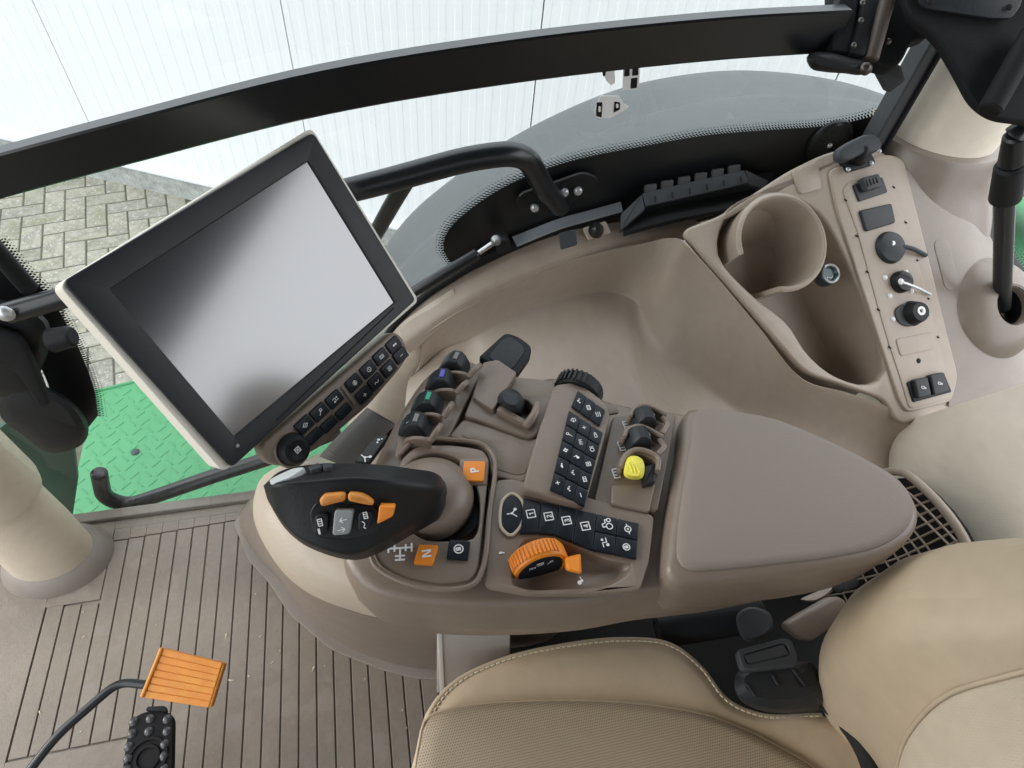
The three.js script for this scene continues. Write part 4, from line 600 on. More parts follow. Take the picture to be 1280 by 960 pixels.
{
  const b = thing('rail_bracket', 'dark clamp bracket with knob joining the rail to the rear pillar', 'bracket');
  mesh('clamp', plate([[.5352,1.083,-.7066],[.6497,1.0923,-.6827],[.6371,1.0489,-.632],[.6153,1.0432,-.6315],[.6043,1.0298,-.6182],[.5926,1.0221,-.6121],[.5703,1.0237,-.621],[.5417,1.0293,-.6369],[.5264,1.0314,-.6444]], 0.02, { r: 0.008, b: 0.004, up: [0, 0.5, 0.8], seg: 3 }), M.blackSoft, b);
  mesh('jaw', plate([[.5331,1.0829,-.6825],[.5538,1.0846,-.6782],[.537,1.0356,-.6218],[.5149,1.036,-.6292]], 0.02, { r: 0.004, b: 0.003, up: [0, 0.5, 0.8] }), M.black, b);
  mesh('jaw', plate([[.5583,1.0868,-.6715],[.5857,1.0891,-.6658],[.5612,1.0541,-.6294],[.5464,1.0364,-.6118],[.5313,1.0374,-.6177]], 0.02, { r: 0.004, b: 0.003, up: [0, 0.5, 0.8] }), M.black, b);
  mesh('tie_rod', rod([.5754,1.0847,-.6553], [.555,1.0316,-.6111], 0.008), mat([0.06, 0.045, 0.035], 0.5), b);
  mesh('knob', stack([[[.497,1.0222,-.642],[.5029,1.0261,-.645],[.5207,1.0287,-.6427],[.543,1.0271,-.6338],[.5669,1.0245,-.6231],[.5675,1.0178,-.6145],[.553,1.0144,-.6146],[.5374,1.0142,-.6193],[.5146,1.0135,-.6255],[.5009,1.0146,-.6312]], [[.4845,1.0303,-.6233],[.4901,1.0335,-.6256],[.5056,1.0353,-.623],[.5273,1.0338,-.6143],[.5472,1.0316,-.6054],[.5481,1.0267,-.599],[.5358,1.0241,-.5994],[.5222,1.0235,-.603],[.5002,1.0234,-.6096],[.4885,1.0241,-.6141]], [[.4854,1.0329,-.6132],[.4891,1.0349,-.6145],[.501,1.0364,-.6127],[.5192,1.0351,-.6055],[.5322,1.0335,-.5993],[.5335,1.0309,-.5957],[.5248,1.0291,-.5961],[.5147,1.0288,-.5989],[.4981,1.0291,-.6044],[.4882,1.0299,-.6085]]], 40), M.black, b);
  mesh('nut', dome([.5384,1.0307,-.5939], [0, 0.5, 0.8], 0.007, 0.006), mat([0.08, 0.07, 0.06], 0.3, { metalness: 0.6 }), b);
  for (const p of [[.546,1.0743,-.6529], [.5422,1.0619,-.6386], [.5332,1.0434,-.6213], [.5805,1.0447,-.6279]]) mesh('screw', dome(p, [0, 0.5, 0.8], 0.0035, 0.003), mat([0.12, 0.11, 0.1], 0.35, { metalness: 0.7 }), b);
  mesh('link', plate([[.5862,1.0134,-.6359], [.619,1.0173,-.6305], [.6338,1.0008,-.6298], [.6176,.9864,-.6248]], 0.012, { r: 0.004, b: 0.002, up: [0, 0.5, 0.8] }), M.grey, b);
}
// ---------------------------------------------------------------- display monitor on its stalk
{
  const m = thing('display_monitor', 'switched off touchscreen monitor with cream rim and row of keys', 'monitor'), N = [.5611,.5858,.5848], off = (p, k) => add(p, mul(N, k));
  const A = [-.2515,.9372,-.445], B = [-.0516,.9481,-.6479], C = [.0403,.7755,-.5631], D = [-.1597,.7645,-.3602];
  mesh('housing', plate([[-.2561,.9345,-.4447], [-.0529,.9497,-.655], [.0444,.7694,-.5678], [-.1679,.7627,-.3572]], 0.03, { r: 0.008, b: 0.0015, up: N, seg: 3 }), mat([0.8, 0.77, 0.68], 0.45), m);
  const S = [[-.2244,.9188,-.4527], [-.0604,.93,-.6213], [.0139,.7872,-.5494], [-.1543,.7834,-.3843]];
  mesh('bezel', plate([A, B, C, D], 0.008, { r: 0.006, b: 0.0015, up: N, holes: [S], holeR: 0.001, seg: 3 }), mat([0.018, 0.02, 0.024], 0.5, { roughnessMap: smudge, specularIntensity: 0.7 }), m);
  mesh('screen', plate(S.map((p) => off(p, -0.0018)), 0.004, { r: 0.001, b: 0, up: N }), mat([0.012, 0.013, 0.02], 0.17, { ior: 2.33, clearcoat: 1, clearcoatRoughness: 0.11 }), m);
  mesh('groove', brick(off(mix([-.1391,.7695,-.3849], [.0333,.7852,-.5661], 0.5), 0), add([.0333,.7852,-.5661], mul([-.1391,.7695,-.3849], -1)), N, [0.19, 0.0012, 0.0016], 0.0004), M.dark, m);
  mesh('status_lamp', turned([[0, 0.0006], [0.0015, 0.0005], [0.0018, 0]], off([-.1529,.7757,-.3779], 0.0002), N, 10), mat([0.3, 0.32, 0.34], 0.4), m);
  const R = add(C, mul(D, -1));
  const ks = mesh('key_strip', plate([[-.1366,.7603,-.3849], [-.0028,.7622,-.5152], [.0093,.7622,-.5269], [.0191,.7521,-.5261], [.0255,.7334,-.5135], [.0119,.7282,-.4953], [-.0271,.7222,-.4518], [-.0846,.7238,-.3984], [-.1214,.7347,-.3739], [-.1318,.7453,-.3746]], 0.02, { r: 0.008, b: 0.003, up: N, seg: 3 }), M.brown, m);
  const E = [[490, 430, 'lock'], [568, 357, 'round'], [637, 287, 'belt'], [707, 222, 'bar'], [545, 495, 'plus'], [610, 425, 'wave'], [680, 352, 'crossed'], [745, 280, 'minus'], [220, 660, 'diff'], [302, 590, 'wrench'], [385, 520, 'implement'], [275, 720, ''], [355, 655, ''], [435, 585, '']];
  const at = [[[-.0411,.7498,-.464],[-.0243,.7506,-.481],[-.0087,.7521,-.4974],[.0076,.7528,-.5138],[-.0319,.7346,-.4576],[-.0174,.7363,-.4732],[-.0012,.7379,-.4904],[.0144,.74,-.5075],[-.0947,.7501,-.4128],[-.0791,.75,-.4277],[-.0628,.7499,-.4433],[-.0866,.7364,-.4069],[-.0712,.7357,-.421],[-.055,.7356,-.4364]]][0];
  const X = V(R).normalize().toArray(), Y = V(N).cross(V(X)).toArray();
  at.forEach((p, i) => { const hx = 0.0098, hy = i >= 11 ? 0.0058 : 0.0074, q = [[-hx, -hy], [hx, -hy], [hx, hy], [-hx, hy]].map(([a, b]) => off(add(p, add(mul(X, a), mul(Y, b))), 0.0014)); mesh('key', plate(q, 0.004, { r: 0.002, b: 0.0008, up: N }), M.key, m); if (E[i][2]) symbol(E[i][2], off(p, 0.0016), X, N, 0.0105, m); });
  mesh('key_divider', brick(off([-.0488,.7438,-.4519], 0), Y, N, [0.026, 0.003, 0.0035], 0.001), M.brown, m);
  const kn = mesh('rotary_knob', turned([[0, 0.012], [0.008, 0.012], [0.0105, 0.0135], [0.0135, 0.0125], [0.0155, 0.009], [0.0165, 0.001], [0.0175, 0]], [-.1088,.74,-.3913], N, 40), M.black, m);
  symbol('crossed', off([-.1088,.74,-.3913], 0.0122), X, N, 0.012, kn);
  mesh('knob_bezel', turned([[0.0165, 0.001], [0.0185, 0.002], [0.0205, 0]], [-.1089,.7395,-.3916], N, 40), M.brown, m);
  // stalk to the armrest
  mesh('stalk', loft([roundRing([[-.0933,.6836,-.4112], [-.0411,.6865,-.4643], [-.0283,.6979,-.4708], [-.0735,.6958,-.4253]], 24, 0.01), roundRing([[-.0479,.755,-.3439], [-.0044,.755,-.3918], [.0045,.735,-.4102], [-.0333,.735,-.3588]], 24, 0.01)], {}), mat([0.06, 0.05, 0.042], 0.6, { map: mottle }), m);
}
// ---------------------------------------------------------------- armrest console
const AR = [0, 0, -1], UP = [0, 1, 0];
{
  const a = thing('armrest_console', 'brown control armrest with padded top, key rows and switch levers', 'armrest');
  const O = [[.2172,.755,-.1748],[.1544,.755,-.1756],[.0827,.755,-.184],[.0274,.755,-.1946],[-.013,.755,-.2068],[-.043,.755,-.2237],[-.0604,.755,-.2538],[-.0547,.755,-.2916],[-.0308,.755,-.3412],[.0058,.755,-.4117],[.0474,.755,-.4671],[.0814,.755,-.4774],[.1351,.755,-.4355],[.1921,.755,-.4347],[.2396,.755,-.3922],[.3134,.755,-.3653],[.4031,.755,-.3196],[.4699,.755,-.2619],[.4774,.755,-.2123],[.4186,.755,-.1781],[.3185,.755,-.1694]];
  const near = (s, dy) => grow(O, s, dy);
  mesh('body', stack([near(0.93, -0.1), near(0.975, -0.088), near(1.0, -0.06), near(1.006, -0.025), near(1.0, -0.006), near(0.985, 0.0), near(0.95, 0.002)], 96, { crease: 3.2 }), M.brown, a);
  // padded rest
  const Pd = [[.3113,.775,-.3517],[.3481,.775,-.344],[.3969,.775,-.3247],[.4382,.775,-.2929],[.4779,.775,-.2542],[.4991,.775,-.2238],[.4974,.775,-.1983],[.4768,.775,-.1756],[.4348,.775,-.1597],[.3774,.775,-.157],[.3135,.775,-.1605],[.2524,.775,-.1652],[.2265,.775,-.1698],[.2191,.775,-.1785],[.2264,.775,-.2018],[.2505,.775,-.2478],[.2846,.775,-.3083],[.3018,.775,-.3421]];
  const ringK = (R, k, dy) => { const c = R.reduce((q, p) => q.add(p), new THREE.Vector3()).multiplyScalar(1 / R.length); return R.map((p) => new THREE.Vector3(c.x + (p.x - c.x) * k, p.y + dy, c.z + (p.z - c.z) * k)); };
  const PdR = ringOf(Pd, 90);
  mesh('rest_pad', loft([ringK(PdR, 0.93, -0.075), ringK(PdR, 0.985, -0.05), ringK(PdR, 1.0, -0.022), ringK(PdR, 0.998, -0.006), ringK(PdR, 0.985, 0.0045), ringK(PdR, 0.94, 0.0085), ringK(PdR, 0.9, 0.0095)], { crease: 1.3 }), M.brown, a);
  const Pt = grow(Pd, 0.925, 0.01).map((p) => add(p, [0.004, 0, -0.003]));
  const PtR = ringOf(Pt, 90);
  mesh('pad_top', loft([ringK(PtR, 1, -0.004), ringK(PtR, 1, 0.0005), ringK(PtR, 0.985, 0.0025), ringK(PtR, 0.9, 0.0038), ringK(PtR, 0.45, 0.0048)], { crease: 1.3 }), M.pad, a);
  // cover panel between the lever gate and the far switches
  const panel = (name, pts, h = 0.01, o = {}, mt = M.brown) => mesh(name, plate(pts, h, { r: 0.006, b: 0.0018, seg: 3, ...o }), mt, a);
  panel('deck_panel', [[.0506,.774,-.3588],[.0703,.774,-.3793],[.095,.774,-.3653],[.1294,.774,-.3428],[.1432,.774,-.3437],[.1357,.774,-.326],[.1159,.774,-.2934],[.0859,.774,-.3073],[.0875,.774,-.3334],[.0798,.774,-.3454]]);
  mesh('storage_lid', plate([[.0737,.7748,-.3689],[.1145,.7748,-.3445],[.1319,.7748,-.3319],[.1309,.7748,-.3204],[.1189,.7748,-.3034],[.1107,.7748,-.3029],[.0875,.7748,-.3158],[.0874,.7748,-.3329],[.08,.7748,-.3468],[.0621,.7748,-.3585]], 0.003, { r: 0.008, b: 0.0006 }), M.brown, a);
  panel('front_deck', [[-.0037,.7735,-.3479],[.0068,.7735,-.3923],[.0364,.7735,-.4316],[.0656,.7735,-.4654],[.0799,.7735,-.4634],[.1048,.7735,-.4479],[.097,.7735,-.4347],[.0504,.7735,-.3571],[.018,.7735,-.3581],[.0006,.7735,-.3434]]);
  // four front paddle switches in their bays
  const knob = [[570, 457], [553, 479], [536, 507], [521, 534]];
  const kp = [[.0722,.775,-.4487],[.0539,.775,-.4256],[.0357,.775,-.3974],[.0203,.775,-.3717]], lipA = [[.0819,.79,-.4216],[.0659,.79,-.4017],[.0485,.79,-.3728],[.0314,.79,-.3457]], lipB = [[.0965,.79,-.4357],[.0789,.79,-.4142],[.0588,.79,-.3878],[.0438,.79,-.3624]];
  const fa = [[.0554,.785,-.4364],[.0394,.785,-.4117],[.0228,.785,-.3834],[.0056,.785,-.356]], fb = [[.0822,.787,-.423],[.0653,.787,-.4031],[.046,.787,-.3723],[.0312,.787,-.3449]], top = [[.0702,.793,-.4484],[.055,.793,-.4262],[.0362,.793,-.3982],[.0218,.793,-.3715]];
  const ink = [null, mat([0.1, 0.12, 0.55], 0.5), mat([0.02, 0.35, 0.2], 0.5), null];
  for (let k = 0; k < 4; k++) {
    const p = kp[k], dx = V(lipA[k]).sub(V(fa[k])).setY(0).normalize(), dz = new THREE.Vector3(-dx.z, 0, dx.x);
    // divider fin with an arched top edge
    const f0 = fa[k], f1 = fb[k], fin = []; for (const [t, h] of [[0, -0.014], [0, -0.005], [0.3, 0.002], [0.7, 0.004], [1, 0.002], [1, -0.014]]) fin.push(add(mix(f0, f1, t), [0, h, 0]));
    mesh('switch_divider', plate(fin, 0.0045, { r: 0.006, b: 0.0012, up: [dz.x, 0, dz.z] }), M.brown, a);
    mesh('switch_stop', tube([lipA[k], add(mix(lipA[k], lipB[k], 0.5), [0.0015, 0.004, 0]), lipB[k]], 0.0032, { seg: 14 }), M.brown, a);
    const R4 = (x0, x1, y0, y1, z, r) => roundRing([[x0, y0, -z], [x1, y1, -z], [x1, y1, z], [x0, y0, z]].map((q) => add(p, [dx.x * q[0] + dz.x * q[2], q[1], dx.z * q[0] + dz.z * q[2]])), 24, r);
    const pd = mesh('paddle_switch', loft([R4(-0.018, 0.015, -0.008, -0.008, 0.0105, 0.004), R4(-0.0175, 0.014, 0.001, 0.004, 0.0105, 0.004), R4(-0.012, 0.009, 0.011, 0.014, 0.01, 0.003), R4(-0.006, 0.005, 0.018, 0.0195, 0.009, 0.002), R4(-0.003, 0.003, 0.0195, 0.0205, 0.0075, 0.001)], { crease: 0.5 }), M.slate, a);
    symbol('menu', add(p, [-0.0085, 0.0155, 0.003]), [dz.x, 0, dz.z], [-0.75, 0.66, 0.1], 0.008, pd, ink[k] ? (() => { const q = symbolMat.clone(); q.color.copy(ink[k].color); return q; })() : symbolMat);
    mesh('switch_accent', brick(add(p, [0, 0.0208, 0]), dz.toArray(), UP, [0.01, 0.0016, 0.0046], 0.0007), ink[k] ?? mat([0.2, 0.2, 0.2], 0.5), pd);
  }
  const lampPanel = mesh('indicator_plate', plate([[-.0444,.772,-.3439],[-.0207,.772,-.375],[-.0082,.772,-.3711],[-.0308,.772,-.3399]], 0.004, { r: 0.003, b: 0.001 }), M.blackGloss, a);
  symbol('dots', [-.0182,.7722,-.3655], [0.7, 0, -0.7], UP, 0.013, lampPanel); symbol('triple', [-.0334,.7722,-.3477], [0.7, 0, -0.7], UP, 0.016, lampPanel);
  // far end pocket with black lid and the single paddle
  panel('far_deck', [[.0703,.778,-.3795],[.0879,.778,-.4139],[.1043,.778,-.4464],[.1313,.778,-.4261],[.1775,.778,-.4126],[.1736,.778,-.3971],[.1438,.778,-.3479],[.1338,.778,-.3413],[.1158,.778,-.3521],[.0948,.778,-.3655]], 0.014, { holes: [[[.11,.778,-.3822],[.1218,.778,-.3978],[.1415,.778,-.3906],[.1459,.778,-.379],[.1349,.778,-.3616],[.1217,.778,-.3719]]] });
  mesh('side_ramp', plate([[.1022,.783,-.4459], [.1183,.786,-.4458], [.1349,.788,-.4217], [.1,.786,-.3775], [.0821,.782,-.4004]], 0.008, { r: 0.003, b: 0.001 }), M.brown, a);
  mesh('pocket_floor', plate([[.0849,.762,-.425],[.1071,.762,-.4577],[.1334,.762,-.4299],[.1605,.762,-.4027],[.1445,.762,-.3654],[.1215,.762,-.3731],[.1009,.762,-.3935]], 0.004), M.brown, a);
  const lid = mesh('phone_rest', plate([[.1004,.772,-.4645],[.1275,.772,-.4888],[.1392,.772,-.4992],[.153,.772,-.4908],[.1647,.772,-.4736],[.1619,.772,-.4612],[.1386,.772,-.4326],[.1288,.772,-.4387],[.1068,.772,-.4587]], 0.012, { r: 0.008, b: 0.002, seg: 3 }), M.black, a);
  mesh('rest_face', plate([[.111,.7735,-.4617],[.1327,.7735,-.4867],[.1431,.7735,-.4906],[.1549,.7735,-.4735],[.1546,.7735,-.4633],[.1343,.7735,-.439],[.1245,.7735,-.4452]], 0.003, { r: 0.006, b: 0.001 }), M.slate, lid);
  const sp = mesh('paddle_switch', stack([[[.109,.768,-.4009],[.1207,.768,-.4151],[.1343,.768,-.4108],[.1402,.768,-.3964],[.1308,.768,-.378],[.1164,.768,-.3845]], [[.1069,.79,-.3883],[.1178,.79,-.3998],[.1292,.79,-.396],[.1332,.79,-.3823],[.1251,.79,-.3687],[.1128,.79,-.3747]], [[.1106,.798,-.3835],[.1168,.798,-.3891],[.1249,.798,-.3869],[.1262,.798,-.3771],[.1216,.798,-.3714],[.1139,.798,-.3746]]], 24), M.slate, a);
  mesh('switch_stop', tube([[.1298,.784,-.3528], [.1412,.788,-.3637], [.148,.786,-.3769]], 0.0045, { seg: 12 }), M.brown, a);
  mesh('switch_divider', plate([[.1033,.786,-.377],[.1095,.786,-.3825],[.1305,.786,-.3605],[.1324,.786,-.3541],[.1247,.786,-.3573]], 0.01, { r: 0.003, b: 0.001 }), M.brown, a);
  // thumb wheel and key ridge
  const wa = [.1791,.776,-.4176], wb = [.2269,.77,-.3857], wd = V(wb).sub(V(wa)), wc = mix(wa, wb, 0.5), axis = new THREE.Vector3(-wd.z, 0, wd.x).normalize();
  const wheel = turned([[0, -0.009], [0.024, -0.009], [0.0265, -0.007], [0.0265, 0.007], [0.024, 0.009], [0, 0.009]], add(wc, [0, -0.005, 0]), axis.toArray(), 48), wparts = [];
  const wm = mesh('thumb_wheel', wheel, M.black, a);
  for (let k = 0; k < 30; k++) { const t = k / 30 * Math.PI * 2, e1 = wd.clone().normalize(), d = e1.clone().multiplyScalar(Math.cos(t)).add(new THREE.Vector3(0, Math.sin(t), 0)); if (d.y < -0.3) continue; mesh('rib', brick(add(add(wc, [0, -0.005, 0]), d.clone().multiplyScalar(0.0267).toArray()), axis.toArray(), d.toArray(), [0.0155, 0.0018, 0.0026], 0.0006), M.blackGloss, wm); }
  const ridge = [[.1718,.783,-.4001],[.1993,.783,-.4008],[.2219,.783,-.3663],[.2208,.783,-.3514],[.2009,.783,-.3158],[.1704,.783,-.2634],[.163,.783,-.2543],[.1432,.783,-.2627],[.1098,.783,-.2802],[.1249,.783,-.3122],[.1464,.783,-.3542]];
  mesh('key_ridge', plate(lift(ridge, 0.0045), 0.026, { r: 0.007, b: 0.0022, seg: 3 }), M.brown, a);
  const KA = [[.194,.7905,-.3863],[.2162,.7905,-.356]], KB = [[.1817,.7905,-.3674],[.2045,.7905,-.338]];
  for (let i = 0; i < 3; i++) { const t0 = i / 3 + 0.004, t1 = (i + 1) / 3 - 0.004, q = [mix(KA[0], KA[1], t0), mix(KA[0], KA[1], t1), mix(KB[0], KB[1], t1), mix(KB[0], KB[1], t0)]; mesh('key', plate(q, 0.004, { r: 0.0016, b: 0.0006 }), M.key, a); symbol(['dots', 'belt', 'menu'][i], centre(q), AR, UP, 0.0105, a); }
  const KC = [[.1775,.7905,-.3617],[.2057,.7905,-.3307]], KD = [[.1348,.7905,-.2736],[.1633,.7905,-.2519]];
  const icons = ['home', 'plus', 'hydraulic', 'wrench', 'scale', 'lamp', 'fan', 'rabbit', 'crossed', 'turtle', 'dots', 'belt', 'plus', 'dots', 'minus'];
  for (let r = 0; r < 5; r++) for (let i = 0; i < 3; i++) {
    const e = (t, s) => mix(mix(KC[0], KC[1], t), mix(KD[0], KD[1], t), s), g = 0.014, t0 = i / 3 + 0.003, t1 = (i + 1) / 3 - 0.003, s0 = r / 5 + g * 0.5, s1 = (r + 1) / 5 - g * 0.5;
    const dz = (i - 1) * -0.0012, q = [e(t0, s0), e(t1, s0), e(t1, s1), e(t0, s1)].map((p) => add(p, [0, dz, 0])); mesh('key', plate(q, 0.005, { r: 0.0015, b: 0.0007 }), M.key, a); symbol(icons[r * 3 + i], centre(q), AR, UP, 0.0095, a);
  }
  // right-hand trio of levers: two black, one yellow
  panel('lever_deck', [[.2285,.7745,-.3588],[.3,.7745,-.3515],[.2764,.7745,-.3099],[.2366,.7745,-.2416],[.1908,.7745,-.2561],[.1779,.7745,-.2617]], 0.01);
  const bays = [[[[.2451,.796,-.3529],[.2737,.796,-.3381],[.2728,.796,-.3217],[.2507,.796,-.319],[.2309,.796,-.3321]], 803, 524], [[[.2228,.796,-.3232],[.2595,.796,-.3237],[.263,.796,-.3053],[.2372,.796,-.2957],[.2162,.796,-.3085]], 797, 550]];
  const rim1 = [[.2404,.79,-.3454],[.2486,.79,-.3538],[.2604,.79,-.3563],[.2787,.79,-.3419]], rim2 = [[.2252,.79,-.3211],[.233,.79,-.329],[.2461,.79,-.3311],[.2649,.79,-.3151]], rim3 = [[.2105,.79,-.2869],[.2197,.79,-.2995],[.2348,.79,-.3039],[.251,.79,-.2918],[.2457,.79,-.2777]];
  for (const rm of [rim1, rim2, rim3]) mesh('switch_divider', [tube(rm, 0.0028, { seg: 30 }), tube(lift(rm, -0.006), 0.0028, { seg: 30 }), tube(lift(rm, -0.011), 0.003, { seg: 30 })], M.brown, a);
  for (const c of [[.2558,.782,-.3427], [.2421,.782,-.3191]]) {
    const R4 = (x0, x1, y, z, r) => roundRing([[x0, y, -z], [x1, y, -z], [x1, y, z], [x0, y, z]].map((q) => add(c, q)), 24, r);
    const p = mesh('paddle_switch', loft([R4(-0.014, 0.013, -0.01, 0.0095, 0.003), R4(-0.0135, 0.012, 0.004, 0.0095, 0.003), R4(-0.009, 0.008, 0.013, 0.009, 0.003), R4(-0.004, 0.003, 0.017, 0.007, 0.0015)], { crease: 0.5 }), M.slate, a); symbol('round', add(c, [0.0085, 0.0105, 0]), AR, [0.75, 0.66, 0], 0.008, p);
  }
  for (const c of [[.239,.775,-.344], [.2254,.775,-.3194], [.2094,.775,-.2889]]) symbol('belt', c, AR, UP, 0.019, a);
  mesh('switch_stop', tube([[.2748,.788,-.3397],[.2769,.788,-.331],[.2674,.788,-.3201]], 0.003), M.brown, a); mesh('switch_stop', tube([[.2612,.788,-.313],[.2634,.788,-.3048],[.2533,.788,-.2966]], 0.003), M.brown, a);
  const yl = mesh('yellow_paddle', loft([ringOf([[.2223,.776,-.2976],[.2281,.776,-.3045],[.2367,.776,-.3041],[.2413,.776,-.2976],[.2336,.776,-.2807],[.2181,.776,-.2851]], 30), ringOf([[.2157,.793,-.2898],[.221,.793,-.2955],[.2293,.793,-.2951],[.2338,.793,-.2888],[.2254,.793,-.2699],[.2097,.793,-.2742]], 30), ringOf([[.2145,.8,-.2836],[.2183,.8,-.2876],[.2249,.8,-.2875],[.2265,.8,-.2827],[.2212,.8,-.2699],[.2102,.8,-.2735]], 30)], { crease: 0.9 }), M.yellow, a, 'bright yellow switch lever');
  for (let k = 0; k < 3; k++) mesh('rib', brick(mix([.2154,.8005,-.2795], [.2218,.8005,-.2767], k / 2), [0, 0, 1], UP, [0.011, 0.0016, 0.0016], 0.0006), M.yellow, yl);
  panel('lever_stop', [[.2367,.786,-.2872],[.2493,.786,-.289],[.2415,.786,-.2679],[.2277,.786,-.2666]], 0.012, { r: 0.003 }, M.slate); panel('filler_panel', [[.1994,.7785,-.2755],[.2444,.7785,-.2701],[.2271,.7785,-.2411],[.1929,.7785,-.2553]], 0.006, { r: 0.003 });
  // key row panel
  const kr = [[.0878,.775,-.3009],[.1052,.775,-.3],[.149,.775,-.2803],[.2321,.775,-.2387],[.2119,.775,-.1965],[.1936,.775,-.1712],[.1507,.775,-.1759],[.0955,.775,-.1856],[.0601,.775,-.199],[.0683,.775,-.2367]];
  const scoop = [[.093,.775,-.22],[.102,.775,-.2341],[.1285,.775,-.2312],[.1484,.775,-.2199],[.174,.775,-.203],[.1943,.775,-.1949],[.1818,.775,-.185],[.1554,.775,-.1794],[.1237,.775,-.1835],[.0965,.775,-.1898],[.0839,.775,-.1977]];
  panel('key_panel', kr, 0.009, { holes: [scoop], holeSpline: 40 });
  const sc = ringOf(scoop, 40), scm = (k, d) => { const c = sc.reduce((q, p) => q.add(p), new THREE.Vector3()).multiplyScalar(1 / 40); return sc.map((p) => p.clone().sub(c).multiplyScalar(k).add(c).setY(0.775 - d)); };
  mesh('scoop', loft([scm(1.02, 0.0015), scm(0.97, 0.005), scm(0.85, 0.011), scm(0.5, 0.015)], { cap0: false, crease: 1.4 }), M.brown, a);
  const ov = mesh('oval_key', plate([[.1008,.778,-.2802],[.1071,.778,-.2731],[.1069,.778,-.2612],[.1001,.778,-.2474],[.0913,.778,-.2416],[.0862,.778,-.2497],[.0873,.778,-.2627],[.0929,.778,-.2754]], 0.006, { spline: 36, b: 0.0012, seg: 3 }), M.key, a); symbol('triple', [.0968,.7782,-.2611], AR, UP, 0.016, ov);
  mesh('oval_rim', tube([[.1014,.777,-.2824],[.109,.777,-.2742],[.1086,.777,-.2614],[.1015,.777,-.2469],[.0912,.777,-.2405],[.0846,.777,-.2489],[.086,.777,-.2635],[.0917,.777,-.277]], 0.0016, { closed: true, seg: 48, rad: 8 }), M.beige, a);
  const T0 = [[.1107,.779,-.2754],[.1271,.779,-.2684],[.1427,.779,-.2615],[.159,.779,-.2546],[.176,.779,-.2476],[.1941,.779,-.2395],[.213,.779,-.2313]], B0 = [[.1,.779,-.2405],[.1159,.779,-.2378],[.1316,.779,-.2335],[.1458,.779,-.224],[.1618,.779,-.2134],[.1803,.779,-.2063],[.1991,.779,-.1984]];
  for (let i = 0; i < 6; i++) {
    const g = 0.012, q = [mix(T0[i], T0[i + 1], g), mix(T0[i + 1], T0[i], g), mix(B0[i + 1], B0[i], g), mix(B0[i], B0[i + 1], g)];
    if (i < 4) { mesh('key', plate(q, 0.006, { r: 0.001, b: 0.0008 }), M.key, a); symbol('1234'[i], mix(centre(q), mix(T0[i], T0[i + 1], 0.5), 0.12), AR, UP, 0.0145, a); }
    else { const m0 = mix(q[0], q[3], 0.49), m1 = mix(q[1], q[2], 0.49), n0 = mix(q[0], q[3], 0.51), n1 = mix(q[1], q[2], 0.51); const k1 = [q[0], q[1], m1, m0], k2 = [n0, n1, q[2], q[3]]; mesh('key', plate(k1, 0.006, { r: 0.001, b: 0.0008 }), M.key, a); mesh('key', plate(k2, 0.006, { r: 0.001, b: 0.0008 }), M.key, a); symbol(i === 4 ? 'tractor' : 'diff', centre(k1), AR, UP, 0.014, a); symbol(i === 4 ? 'implement' : 'lock', centre(k2), AR, UP, 0.013, a); }
  }
  // orange throttle wheel with ribs, dial face below it
  const tc = [.1117,.769,-.2149], ta = V([0.12, 0.1, 1]).normalize(), tx = new THREE.Vector3(1, 0, -0.12).normalize(), ty = ta.clone().cross(tx);
  const th = mesh('throttle_wheel', turned([[0, -0.009], [0.022, -0.009], [0.0255, -0.0075], [0.027, -0.004], [0.027, 0.005], [0.025, 0.0085], [0.022, 0.009], [0.021, 0.0075], [0, 0.0075]], tc, ta.toArray(), 56), M.orange, a, 'orange ribbed throttle wheel');
  for (let k = 0; k < 15; k++) { const t = 0.95 + k * 0.135, d = tx.clone().multiplyScalar(Math.cos(t)).addScaledVector(ty, Math.sin(t)); mesh('rib', brick(add(add(tc, mul(ta.toArray(), 0.0004)), d.clone().multiplyScalar(0.0272).toArray()), ta.toArray(), d.toArray(), [0.0125, 0.0022, 0.0022], 0.0009), M.orange, th); }
  mesh('thumb_tab', loft([roundRing([[.1355,.77,-.2142],[.1523,.77,-.2144],[.1471,.77,-.1961],[.1338,.77,-.2022]], 24, 0.003), roundRing([[.1328,.786,-.2075],[.1479,.786,-.2087],[.1434,.786,-.1901],[.1311,.786,-.1959]], 24, 0.003), roundRing([[.1344,.789,-.2044],[.1448,.789,-.2048],[.141,.789,-.1914],[.1328,.789,-.1958]], 24, 0.002)], { crease: 0.6 }), M.orange, th);
  const dlc = add(tc, mul(ta.toArray(), 0.0078)), dl = mesh('dial_face', turned([[0, 0.0012], [0.0205, 0.001], [0.021, 0]], dlc, ta.toArray(), 40), M.key, a);
  for (const [sy, t, sz] of [['belt', 1.75, 0.011], ['wrench', 1.0, 0.009], ['scale', 2.35, 0.009]]) symbol(sy, add(add(dlc, mul(ta.toArray(), 0.0013)), tx.clone().multiplyScalar(Math.cos(t) * 0.013).addScaledVector(ty, Math.sin(t) * 0.013).toArray()), tx.toArray(), ta.toArray(), sz, dl);
  symbol('turtle', [.0795,.7755,-.226], [1, 0, 0], UP, 0.009, a); symbol('rabbit', [.1427,.777,-.1874], [1, 0, 0], UP, 0.012, a);
  // lever gate
  const gate = [[-.0318,.777,-.2466],[-.0194,.777,-.2825],[.002,.777,-.339],[.019,.777,-.3517],[.0569,.777,-.3459],[.0829,.777,-.336],[.0872,.777,-.3239],[.0722,.777,-.2674],[.0568,.777,-.2134],[.0483,.777,-.2046],[.0234,.777,-.2047],[-.0081,.777,-.2174],[-.0273,.777,-.2324]];
